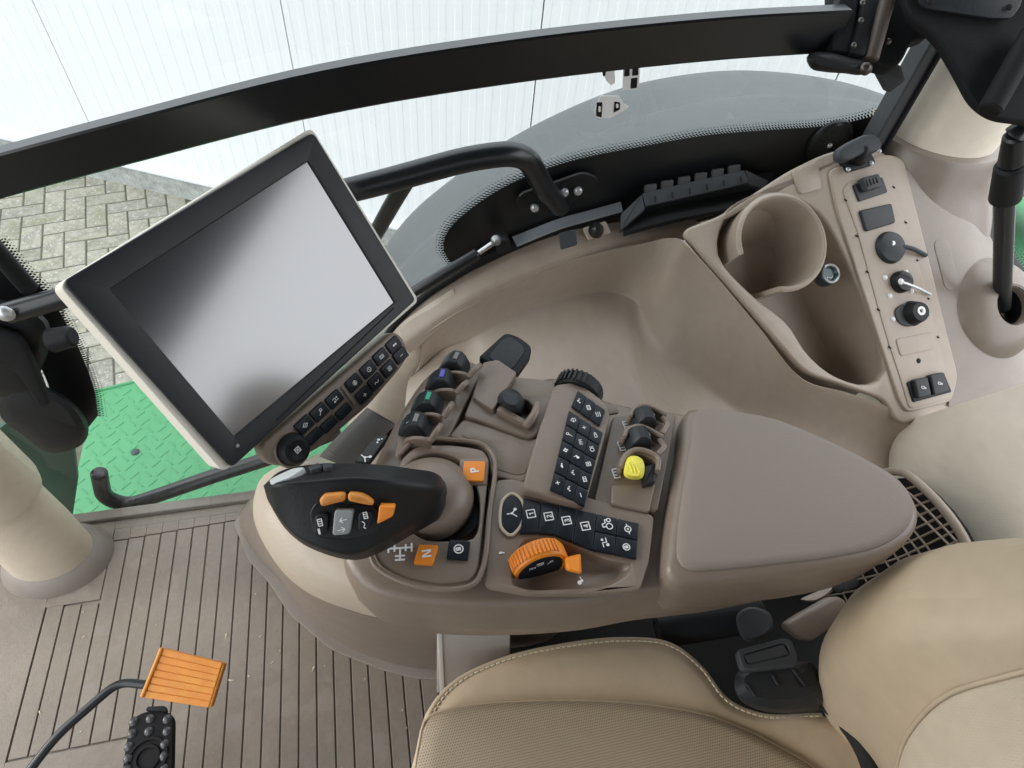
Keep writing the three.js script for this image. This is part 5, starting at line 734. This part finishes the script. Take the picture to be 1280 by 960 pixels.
  panel('lever_gate', gate, 0.012, { r: 0.012, holes: [[[-.0014,.777,-.3034],[.0108,.777,-.3339],[.0351,.777,-.3396],[.0587,.777,-.3264],[.0695,.777,-.2955],[.0678,.777,-.2682],[.0577,.777,-.2438],[.0345,.777,-.2446],[.0135,.777,-.2497],[-.0005,.777,-.2664]]], holeSpline: 40 });
  const gx = [.0308,.767,-.2951];
  mesh('gate_well', turned([[0, -0.008], [0.046, -0.008], [0.05, 0.004]], gx, UP, 30), M.black, a);
  mesh('gate_drum', turned([[0.012, 0.026], [0.024, 0.0235], [0.034, 0.0175], [0.0405, 0.008], [0.042, -0.006]], add(gx, [-0.0055, 0, -0.001]), UP, 44), M.brown, a);
  const bt = (pts, mt, sym, lab) => { const k = mesh('gate_button', plate(pts, 0.008, { r: 0.0015, b: 0.001 }), mt, a, lab); symbol(sym, centre(pts), AR, UP, 0.0165, k); };
  bt([[.0613,.7815,-.3231],[.0822,.7815,-.3199],[.0767,.7815,-.2979],[.0557,.7815,-.3021]], M.orange, 'P', 'orange button marked P'); bt([[.0087,.7815,-.2437],[.0253,.7815,-.2401],[.0182,.7815,-.2233],[.0021,.7815,-.2275]], M.orange, 'N', 'orange button marked N'); bt([[.0358,.781,-.244],[.0539,.781,-.2394],[.049,.781,-.2226],[.0306,.781,-.2273]], M.key, 'lock');
  mesh('button_bezel', plate([[.0582,.7785,-.3284],[.0863,.7785,-.324],[.0787,.7785,-.2949],[.0524,.7785,-.3009]], 0.004, { r: 0.003, b: 0.001 }), M.brown, a);
  symbol('gearbox', [-.0084,.7775,-.2424], [1, 0, 0.1], UP, 0.026, a);
  mesh('gate_rim', tube([[-.0346,.778,-.2451],[-.03,.778,-.2309],[-.0084,.778,-.2134],[.0242,.778,-.2006],[.0505,.778,-.201],[.0602,.778,-.2124],[.0765,.778,-.2662],[.0918,.778,-.3225],[.0852,.778,-.3399],[.0576,.778,-.351],[.0179,.778,-.356],[-.0024,.778,-.3409]], 0.0024, { seg: 70, rad: 8 }), M.brown, a);
  mesh('side_badge', plate([[.225,.776,-.3745],[.2382,.776,-.3726],[.2362,.776,-.3608],[.2233,.776,-.3606]], 0.003, { r: 0.003, b: 0.001 }), M.brown, a);
  // cream nose shroud
  mesh('nose_shroud', stack([[[-.1636,.6,-.4507],[-.1786,.6,-.4034],[-.1544,.6,-.3373],[-.1206,.6,-.2951],[-.0696,.6,-.2624],[-.019,.6,-.2409],[.0324,.6,-.2298],[.0733,.6,-.259],[.032,.6,-.3686],[-.0616,.6,-.4417],[-.1209,.6,-.4632]], [[-.155,.66,-.4151],[-.1649,.66,-.3691],[-.1412,.66,-.3084],[-.1087,.66,-.2696],[-.0635,.66,-.2415],[-.0172,.66,-.2226],[.0301,.66,-.2133],[.0685,.66,-.2452],[.0293,.66,-.337],[-.0563,.66,-.4038],[-.1142,.66,-.4263]], [[-.142,.7,-.3907],[-.1516,.7,-.3492],[-.1296,.7,-.2971],[-.0974,.7,-.2632],[-.056,.7,-.239],[-.0148,.7,-.2231],[.0299,.7,-.212],[.0656,.7,-.238],[.0275,.7,-.316],[-.0528,.7,-.3786],[-.107,.7,-.4017]], [[-.1247,.718,-.369],[-.1317,.718,-.3381],[-.1109,.718,-.2958],[-.0826,.718,-.266],[-.0493,.718,-.2442],[-.0094,.718,-.2293],[.0311,.718,-.2206],[.0587,.718,-.2482],[.0266,.718,-.3065],[-.0516,.718,-.3574],[-.0972,.718,-.3765]], [[-.0998,.722,-.3511],[-.1029,.722,-.3312],[-.0906,.722,-.3042],[-.0699,.722,-.2768],[-.0437,.722,-.2575],[-.0079,.722,-.2432],[.0256,.722,-.2358],[.0442,.722,-.2573],[.0184,.722,-.3057],[-.0518,.722,-.3434],[-.0837,.722,-.3562]]], 72, { crease: 1.2 }), plastic([0.5, 0.425, 0.335], 0.5), a);
}
{
  const j = thing('joystick', 'black multifunction joystick with orange and grey thumb buttons on the armrest', 'joystick');
  const sec = [
    [[-.1104,.845,-.286], [-.1066,.855,-.2744], [-.1075,.842,-.2739]],
    [[-.097,.848,-.2958], [-.0949,.87,-.2688], [-.0991,.842,-.2567]],
    [[-.0697,.852,-.296], [-.0658,.874,-.2653], [-.0821,.838,-.2365]],
    [[-.0416,.852,-.2924], [-.037,.875,-.263], [-.0457,.832,-.2203]],
    [[-.0133,.848,-.2889], [-.0126,.87,-.26], [-.0234,.828,-.2272]],
    [[.0097,.838,-.2892], [.0076,.858,-.2609], [.002,.82,-.2426]],
    [[.0292,.82,-.2933], [.0281,.838,-.2664], [.0266,.808,-.2584]],
    [[.0385,.8,-.2938], [.0378,.81,-.2779], [.0364,.795,-.2735]],
  ];
  const rings = sec.map(([f, r, n], i) => { const dn = i === 0 ? 0.012 : i > 5 ? 0.03 : 0.034; return roundRing([f, r, n, add(mix(n, f, 0.12), [0, -dn, 0]), add(mix(f, n, 0.12), [0, -dn, 0])], 40, i > 4 ? 0.008 : 0.0035); });
  const dense = []; for (let k = 0; k < 40; k++) { const c = new THREE.CatmullRomCurve3(rings.map((r) => r[k]), false, 'centripetal'); dense.push(c.getPoints(35)); }
  mesh('grip', loft(dense[0].map((_, i) => dense.map((d) => d[i])), { crease: 0.9 }), plastic([0.012, 0.013, 0.0145], 0.5, { specularIntensity: 0.6 }), j);
  mesh('stem', rod([.032,.755,-.3053], [.021,.825,-.2719], 0.015, 0.012), M.black, j);
  const JN = [-.1118,.7085,.6967], o = { up: JN, b: 0.0012, seg: 3 };
  const well = mesh('button_well', plate([[-.0729,.8571,-.2486],[-.0659,.8633,-.2538],[-.022,.8597,-.243],[-.0205,.8461,-.229],[-.0432,.8408,-.2272],[-.0717,.8428,-.2338]], 0.006, { ...o, r: 0.008 }), M.blackGloss, j);
  mesh('rocker_button', plate([[-.0638,.8693,-.2502],[-.0598,.8723,-.2526],[-.0443,.8732,-.251],[-.0438,.8688,-.2465],[-.0609,.8657,-.2461],[-.0631,.8662,-.2469]], 0.012, { ...o, r: 0.004, b: 0.003 }), M.orangeSoft, j, 'orange rocker half'); mesh('rocker_button', plate([[-.0427,.8688,-.2463],[-.0419,.8732,-.2506],[-.0314,.8723,-.248],[-.0243,.8683,-.2429],[-.0241,.8661,-.2406],[-.03,.8666,-.242]], 0.012, { ...o, r: 0.004, b: 0.003 }), M.orangeSoft, j, 'orange rocker half');
  const e = mesh('trim_button', plate([[-.0193,.8647,-.2412],[-.0073,.8642,-.2388],[-.01,.8584,-.2334],[-.0228,.854,-.2309]], 0.009, { ...o, r: 0.002 }), M.orange, j, 'orange trapezoid button');
  const gb = mesh('thumb_switch', plate([[-.0529,.864,-.243],[-.0387,.8639,-.2407],[-.0438,.8506,-.228],[-.057,.8498,-.2292]], 0.008, { ...o, r: 0.003 }), mat([0.28, 0.3, 0.31], 0.45), j, 'grey thumb switch'); symbol('arrow', add([-.0473,.8586,-.2367], [0, 0, 0]), AR, JN, 0.01, gb); symbol('down', [-.0493,.8533,-.2316], AR, JN, 0.01, gb);
  const k1 = mesh('thumb_switch', plate([[-.0682,.8604,-.2433],[-.058,.8613,-.2425],[-.0605,.8497,-.2312],[-.0707,.8489,-.232]], 0.008, { ...o, r: 0.004 }), M.key, j, 'black thumb switch'); symbol('belt', [-.0647,.8564,-.2387], AR, JN, 0.01, k1); symbol('bar', [-.0661,.8515,-.2339], AR, JN, 0.008, k1);
  const k2 = mesh('thumb_switch', plate([[-.0353,.8621,-.2397],[-.0247,.8616,-.2375],[-.0285,.8523,-.2286],[-.0376,.8514,-.2292]], 0.008, { ...o, r: 0.004 }), M.key, j, 'small black thumb switch'); symbol('belt', [-.0303,.8603,-.2371], AR, JN, 0.009, k2); symbol('wave', [-.0323,.855,-.232], AR, JN, 0.009, k2);
  const top = mesh('tip_switch', plate([[-.1022,.862,-.2776], [-.0966,.864,-.2828], [-.0837,.865,-.2869], [-.0774,.866,-.2845], [-.0735,.867,-.2818], [-.0846,.872,-.2746], [-.0984,.868,-.272]], 0.008, { r: 0.003, b: 0.0015, up: [0, 1, -0.3] }), mat([0.55, 0.58, 0.58], 0.35), j, 'silver switch on the grip tip');
  for (const q of [[[-.0728,.864,-.2858], [-.0644,.862,-.2896], [-.0611,.868,-.2822], [-.0696,.869,-.2784]], [[-.0619,.862,-.2892], [-.0532,.862,-.2878], [-.0538,.868,-.2796], [-.0599,.868,-.2805]]]) mesh('tip_key', plate(q, 0.006, { r: 0.002, b: 0.001, up: [0, 1, -0.3] }), M.grey, j);
}
{
  const p = thing('console_pedestal', 'brown tapered pedestal carrying the armrest nose above the floor', 'pedestal');
  mesh('column', stack([[[-.3625,0,-.7542],[-.327,0,-.6517],[-.2809,0,-.593],[-.2271,0,-.5049],[-.1475,0,-.4232],[-.043,0,-.3642],[.0416,0,-.3394],[.2685,0,-.3092],[.3756,0,-.7199],[-.1492,0,-.8948]], [[-.2623,.25,-.6041],[-.2481,.25,-.5236],[-.2176,.25,-.4688],[-.1708,.25,-.4055],[-.1088,.25,-.3513],[-.0329,.25,-.3147],[.0365,.25,-.2956],[.2263,.25,-.2861],[.3033,.25,-.5814],[-.1205,.25,-.7227]], [[-.1754,.5,-.4563],[-.1727,.5,-.3962],[-.1518,.5,-.3504],[-.1165,.5,-.3085],[-.0727,.5,-.2785],[-.0233,.5,-.2587],[.0307,.5,-.2459],[.1774,.5,-.2372],[.2311,.5,-.443],[-.0691,.5,-.5327]], [[-.1428,.62,-.3868],[-.1416,.62,-.3358],[-.124,.62,-.3025],[-.0939,.62,-.2719],[-.0578,.62,-.2497],[-.0185,.62,-.234],[.0281,.62,-.2238],[.1464,.62,-.2201],[.1906,.62,-.3542],[-.0598,.62,-.4291]]], 64, { crease: 1.2 }), M.brown, p);
  mesh('foot_flange', plate([[-.3762,.007,-.7329],[-.3373,.007,-.632],[-.2933,.007,-.5748],[-.2507,.007,-.5001],[-.1714,.007,-.4162],[-.0737,.007,-.3591],[-.0149,.007,-.3334],[.039,.007,-.3203],[.2632,.007,-.2931],[.3625,.007,-.6735],[-.1497,.007,-.844]], 0.009, { r: 0.02, b: 0.002 }), M.floor, p);
}
{
  const s = thing('seat_suspension', 'grey seat mounting post under the armrest between pedestal and seat', 'post');
  mesh('post', plate([[.0208,.6,-.2354], [.1004,.6,-.2175], [.1058,.45,-.1859], [.0133,.45,-.194]], 0.03, { r: 0.004, b: 0.002, up: [0, 0.3, 1] }), mat([0.34, 0.32, 0.3], 0.6, { map: mottle }), s);
  mesh('edge_strip', plate([[.0202,.602,-.2313], [.0254,.602,-.2304], [.0233,.452,-.1935], [.0174,.452,-.1946]], 0.01, { r: 0.001, b: 0.001, up: [0, 0.3, 1] }), mat([0.5, 0.48, 0.45], 0.6), s);
  mesh('dark_cavity_box', box(0.06, 0.62, 0.0, 0.4, -0.3, 0.42, 0.02), M.dark, s);  // near-black box; its colour stands in for shade in the cavity
  mesh('bracket', rod([.29,.52,-.2001], [.4215,.55,-.1881], 0.02), M.black, s);
  mesh('adjuster', stack([[[.3801,.56,-.1901],[.4053,.56,-.1975],[.4238,.56,-.1861],[.4191,.56,-.1684],[.3968,.56,-.1582],[.3773,.56,-.1618]], [[.3633,.6,-.1791],[.3821,.6,-.1842],[.3962,.6,-.175],[.3931,.6,-.1608],[.3751,.6,-.1533],[.3603,.6,-.1559]]], 24), M.grey, s);
}
// ---------------------------------------------------------------- driver seat
{
  const s = thing('driver_seat', 'driver seat with olive leather cushion and tan leather backrest', 'seat');
  const side = [[-.0293,.55,-.0922],[-.0156,.55,-.1292],[-.0039,.55,-.1579],[.0259,.55,-.1835],[.0835,.55,-.1988],[.161,.55,-.2017],[.2388,.55,-.1949],[.2922,.55,-.1786],[.3188,.55,-.1479],[.3356,.55,-.108],[.3696,.55,-.0848],[.4387,.55,-.0716]];
  const O = [...side, [0.5, 0.55, 0.0], [0.5, 0.55, 0.4], [0.2, 0.55, 0.44], [-0.05, 0.55, 0.4], [-0.075, 0.55, 0.15]];
  mesh('cushion', stack([grow(O, 0.93, -0.11), grow(O, 0.985, -0.09), grow(O, 1.0, -0.05), grow(O, 1.0, -0.018), grow(O, 0.988, -0.003), grow(O, 0.955, 0.006), grow(O, 0.88, 0.011), grow(O, 0.7, 0.008), grow(O, 0.3, 0.004)], 120, { crease: 1.4 }), M.leather, s);
  const I = [...[[-.0272,.566,-.0732],[-.0121,.566,-.1259],[-.003,.566,-.1467],[.0146,.566,-.1518],[.0473,.566,-.1519],[.1136,.566,-.1433],[.1948,.566,-.127],[.2534,.566,-.1102],[.2985,.566,-.0927],[.3324,.566,-.0727],[.3636,.566,-.0489],[.3907,.566,-.0233],[.3989,.566,-.0015]], [0.36, 0.566, 0.12], [0.3, 0.566, 0.3], [0.1, 0.566, 0.3], [-0.04, 0.566, 0.2]];
  mesh('cushion_insert', stack([grow(I, 1.0, -0.02), grow(I, 1.0, -0.002), grow(I, 0.985, 0.004), grow(I, 0.9, 0.007), grow(I, 0.4, 0.009)], 110, { crease: 1.4 }), M.perforated, s);
  mesh('seam', tube(I.slice(0, 13), 0.0016, { seg: 70, rad: 8 }), M.leather, s);
  const E = grow(O, 0.972, 0.0035).slice(1, 12); mesh('piping', tube(E, 0.0028, { seg: 80, rad: 8 }), M.leather, s);
  const st = [];
  for (const k of [0.984, 0.958]) { const c = new THREE.CatmullRomCurve3(grow(O, k, k > 0.97 ? -0.0002 : 0.0068).slice(1, 12).map(V), false, 'centripetal'), L = c.getLength(), n = Math.floor(L / 0.0065); for (let i = 0; i < n; i++) { const p = c.getPointAt((i + 0.5) / n), t = c.getTangentAt((i + 0.5) / n); st.push(brick(p.toArray(), t.toArray(), [0, 1, 0.01], [0.0048, 0.002, 0.0017], 0.0006)); } }
  mesh('stitching', st, M.thread, s).userData.kind = 'stuff';
  // backrest
  const ringB = (xc, yc, hw, th, lean = 0) => { const out = [], n = 72; for (let i = 0; i < n; i++) { const a = i / n * Math.PI * 2, c = Math.cos(a), q = Math.sin(a), e = 0.55, X = Math.sign(c) * Math.pow(Math.abs(c), e), Z = Math.sign(q) * Math.pow(Math.abs(q), e); const bol = c < 0 ? -0.035 * Math.exp(-Math.pow((Math.abs(Z) - 0.78) / 0.2, 2)) : 0; out.push(new THREE.Vector3(xc + X * th + bol, yc - X * th * 0.25, 0.1 + Z * hw)); } return out; };
  const BR = [[0.54, 0.52, 0.19, 0.06], [0.545, 0.55, 0.235, 0.095], [0.548, 0.6, 0.262, 0.115], [0.55, 0.66, 0.272, 0.128], [0.557, 0.72, 0.272, 0.132], [0.566, 0.765, 0.262, 0.13], [0.58, 0.81, 0.238, 0.12], [0.6, 0.88, 0.22, 0.105], [0.625, 0.98, 0.21, 0.095], [0.645, 1.05, 0.2, 0.085], [0.655, 1.1, 0.17, 0.07], [0.66, 1.13, 0.12, 0.04]];
  mesh('backrest', loft(BR.map((b) => ringB(...b)), { crease: 1.4 }), M.tan, s);
  const at = (y) => { let k = 0; while (BR[k + 1][1] < y) k++; const t = (y - BR[k][1]) / (BR[k + 1][1] - BR[k][1]); return BR[k].map((v, i) => v + (BR[k + 1][i] - v) * t); };
  const face = (y, f, out) => { const [xc, , hw, th] = at(y), e = 0.55, X = -Math.pow(1 - Math.pow(Math.abs(f), 2 / e), e / 2), bol = -0.035 * Math.exp(-Math.pow((Math.abs(f) - 0.78) / 0.2, 2)); return [xc + X * th + bol - out, y - X * th * 0.25, 0.1 + f * hw]; };
  const ins = [[0.56, 0.1], [0.575, 0.26], [0.6, 0.36], [0.64, 0.44], [0.69, 0.5], [0.74, 0.545], [0.79, 0.58], [0.85, 0.61], [0.93, 0.62], [1.02, 0.6]];
  const grid = ins.map(([y, f]) => [-1, -0.96, -0.75, -0.5, -0.25, 0, 0.25, 0.5, 0.75, 0.96, 1].map((k) => face(y, f * k, Math.abs(k) === 1 ? -0.003 : 0.0035)));
  mesh('backrest_insert', sheet(grid, 4, 4, 0.006, [-1, 0.3, 0]), mat([0.5, 0.43, 0.33], 0.75, { bumpMap: perfT, bumpScale: 0.0002, map: mottle }), s);
  mesh('insert_piping', tube(ins.slice(0, 9).map(([y, f]) => face(y, -f * 0.985, 0.003)), 0.0022, { seg: 60, rad: 8 }), M.tan, s);
  mesh('side_cover', plate([[.4146,.6,-.1587], [.4353,.6,-.1661], [.493,.6,-.1808], [.5045,.6,-.1709], [.4783,.59,-.1506], [.4371,.59,-.1378]], 0.02, { r: 0.01, b: 0.003 }), M.brown, s);
}
{
  const b = thing('seat_belt_buckle', 'black seat belt buckle beside the cushion and backrest', 'buckle');
  mesh('body', stack([[[.3457,.56,-.1208],[.3576,.56,-.1291],[.4188,.56,-.1194],[.4467,.56,-.1018],[.4462,.56,-.0831],[.4354,.56,-.0751],[.4054,.56,-.0759],[.3616,.56,-.0875],[.3432,.56,-.1026]], [[.3324,.59,-.1175],[.3421,.59,-.1257],[.3679,.59,-.126],[.4291,.59,-.1163],[.4313,.59,-.0989],[.4298,.59,-.0859],[.4175,.59,-.0785],[.3826,.59,-.0787],[.3456,.59,-.089],[.3296,.59,-.1032]], [[.3368,.603,-.1133],[.345,.603,-.1184],[.3642,.603,-.1181],[.4142,.603,-.1088],[.4154,.603,-.0969],[.413,.603,-.0892],[.4017,.603,-.0865],[.375,.603,-.0868],[.3463,.603,-.0939],[.336,.603,-.1038]]], 48, { crease: 0.8 }), M.slate, b);
  const fr = [[.3377,.615,-.1416],[.3957,.615,-.1439],[.4035,.615,-.1398],[.4022,.615,-.1229],[.3954,.615,-.114],[.3439,.615,-.1187],[.3342,.615,-.1221]];
  mesh('latch_frame', plate(fr, 0.012, { r: 0.005, b: 0.002, seg: 3, holes: [[[.3425,.615,-.1356],[.3909,.615,-.1386],[.3955,.615,-.1361],[.3941,.615,-.126],[.3416,.615,-.1257]]] }), M.grey, b);
  mesh('release_button', plate([[.3424,.6146,-.1349],[.3916,.6146,-.1378],[.3934,.6146,-.1263],[.3436,.6146,-.1255]], 0.008, { r: 0.003, b: 0.001 }), M.grey, b);
  mesh('stalk', plate([[.3444,.6,-.1226],[.3576,.6,-.1218],[.3551,.6,-.109],[.3421,.6,-.1098]], 0.02, { r: 0.002, b: 0.001 }), M.dark, b); mesh('stalk', plate([[.386,.6,-.1199],[.3995,.6,-.1191],[.399,.6,-.1107],[.3848,.6,-.1101]], 0.02, { r: 0.002, b: 0.001 }), M.dark, b);
  mesh('rib', brick([.3705,.604,-.1068], [0.1, 0, 1], UP, [0.012, 0.003, 0.003], 0.001), M.slate, b); mesh('rib', brick([.3978,.604,-.1049], [0.3, 0, 1], UP, [0.02, 0.003, 0.003], 0.001), M.slate, b); mesh('rib', brick([.3395,.603,-.1031], [0.3, 0, 1], UP, [0.016, 0.003, 0.003], 0.001), M.slate, b);
  mesh('strap', tube([[.4308,.575,-.0809], [.4405,.58,-.0547], [.4418,.585,-.0268], [.4337,.59,.0046]], 0.009, { seg: 24 }), M.dark, b);
}
{
  const l = thing('seat_tilt_lever', 'small cream seat lever between armrest tail and backrest', 'lever');
  mesh('paddle', stack([[[.4766,.55,-.1966],[.5029,.55,-.2024],[.5302,.55,-.2051],[.5241,.55,-.1987],[.4943,.55,-.1914]], [[.4696,.565,-.1932],[.4929,.565,-.1984],[.517,.565,-.2004],[.5126,.565,-.197],[.4855,.565,-.1894]]], 24), M.tray, l);
  mesh('shaft', rod([.5232,.565,-.1993], [.5602,.55,-.2074], 0.008), M.grey, l);
}
{
  const p = thing('orange_pedal', 'ribbed orange pedal pad on a bent black rod over the floor', 'pedal');
  const q = [[-.3975,.24,-.391],[-.3019,.24,-.3502],[-.3166,.24,-.2894],[-.4162,.24,-.3217]], qq = [[-.3938,.25,-.3874], [-.3019,.24,-.3502], [-.3224,.22,-.2937], [-.4202,.23,-.3248]];
  mesh('pad', plate(qq, 0.014, { r: 0.004, b: 0.002, seg: 3 }), M.orangeSoft, p);
  const n = newell(qq); if (n.y < 0) n.negate();
  for (let k = 0; k < 7; k++) { const t = (k + 0.5) / 7, a = mix(mix(qq[0], qq[3], t), mix(qq[1], qq[2], t), 0.02), b = mix(mix(qq[0], qq[3], t), mix(qq[1], qq[2], t), 0.97); mesh('rib', brick(add(mix(a, b, 0.5), n.clone().multiplyScalar(-0.0014).toArray()), add(b, mul(a, -1)), n.toArray(), [V(a).distanceTo(V(b)), 0.006, 0.0095], 0.002), M.orangeSoft, p); }
  mesh('lip', tube([mix(qq[0], qq[3], 0.02), mix(qq[0], qq[3], 0.98)].map((v) => add(v, [0, 0.002, 0])), 0.003, { seg: 8 }), M.orangeSoft, p);
  mesh('arm', tube(bent([[-.4203,.225,-.3443], [-.4606,.225,-.3566], [-.5384,.215,-.298], [-.5838,.2,-.2429], [-.699,.02,-.2262]], 0.025), 0.0065, { seg: 60 }), M.steelBlack, p);
}
{
  const p = thing('studded_pedal', 'black rubber pedal with round studs beside the orange pedal', 'pedal');
  const C = [[-.4739,.13,-.324],[-.4561,.13,-.3325],[-.4295,.13,-.3323],[-.407,.13,-.3183],[-.4003,.13,-.2523],[-.3959,.13,-.1978],[-.4696,.13,-.2125],[-.4741,.13,-.2668]];
  mesh('pad', plate(C, 0.014, { r: 0.012, b: 0.003, seg: 3 }), M.rubber, p);
  const studM = mat([0.05, 0.05, 0.052], 0.25);
  mesh('heel_clip', plate([[-.4504,.136,-.3326],[-.4476,.136,-.3381],[-.4205,.136,-.3341],[-.4169,.136,-.325]], 0.012, { r: 0.003, b: 0.001 }), M.black, p);
  for (const v of [[-.4674,.13,-.3204],[-.4423,.13,-.3203],[-.4162,.13,-.3141],[-.4671,.13,-.3028],[-.442,.13,-.3014],[-.4139,.13,-.296],[-.4689,.13,-.2848],[-.4152,.13,-.2777],[-.4673,.13,-.2677],[-.4141,.13,-.2606],[-.4671,.13,-.2523],[-.4118,.13,-.2425]]) { const m = mesh('stud', turned([[0, 0.0035], [0.0045, 0.0032], [0.0068, 0.0015], [0.0078, -0.001]], v, UP, 16), studM, p); }
  for (const r of [0.028, 0.017]) mesh('ring_ridge', turned([[r - 0.004, -0.001], [r - 0.002, 0.003], [r + 0.002, 0.003], [r + 0.004, -0.001]], [-.4388,.13,-.2621], UP, 36), M.rubber, p);
  mesh('arm', rod([-.4424,.115,-.2517], [-.5198,0,-.2244], 0.012), M.black, p);
}
// ---------------------------------------------------------------- rear corner outside
{
  single('green_rear_fender', plate([[1.5901,.55,-1.3435],[2.1376,.55,-1.5087],[1.5363,.55,-.8214],[1.2686,.55,-.6033],[1.2742,.55,-.7132],[1.3352,.55,-.899]], 0.03, { r: 0.02, b: 0.004 }), M.green, 'green painted fender seen behind the hand lever', 'fender');
  const w = thing('rear_quarter_window', 'small rear window edge with black dotted border behind the hand lever', 'window');
  const a = [[.9686,.8322,-.7473],[.9659,.8085,-.7184],[.9715,.7758,-.6756],[.9922,.7371,-.6204],[1.0264,.7044,-.5686],[1.0712,.6757,-.5186]];
  mesh('border_print', ribbon(a, [[.9561,.8311,-.7499],[.9501,.8032,-.7166],[.9553,.7681,-.6708],[.9755,.7261,-.6117],[1.0119,.6919,-.5574],[1.0567,.6632,-.5074]], 30), ink, w);
  mesh('dot_print', ribbon(a, [[.9868,.8369,-.7476],[.9841,.8132,-.7187],[.9888,.7829,-.6791],[1.0085,.7449,-.6252],[1.0404,.7136,-.5759],[1.0852,.6849,-.5259]], 40), dots, w);
}
for (const t of things) { // pivots at the base of each thing
  t.updateMatrixWorld(true);
  const b = new THREE.Box3().setFromObject(t), p = new THREE.Vector3((b.min.x + b.max.x) / 2, b.min.y, (b.min.z + b.max.z) / 2);
  if (t.isMesh) { t.geometry.translate(-p.x, -p.y, -p.z); t.position.copy(p); } else { t.position.copy(p); for (const c of t.children) c.position.sub(p); }
}
renderer.render(scene, camera);
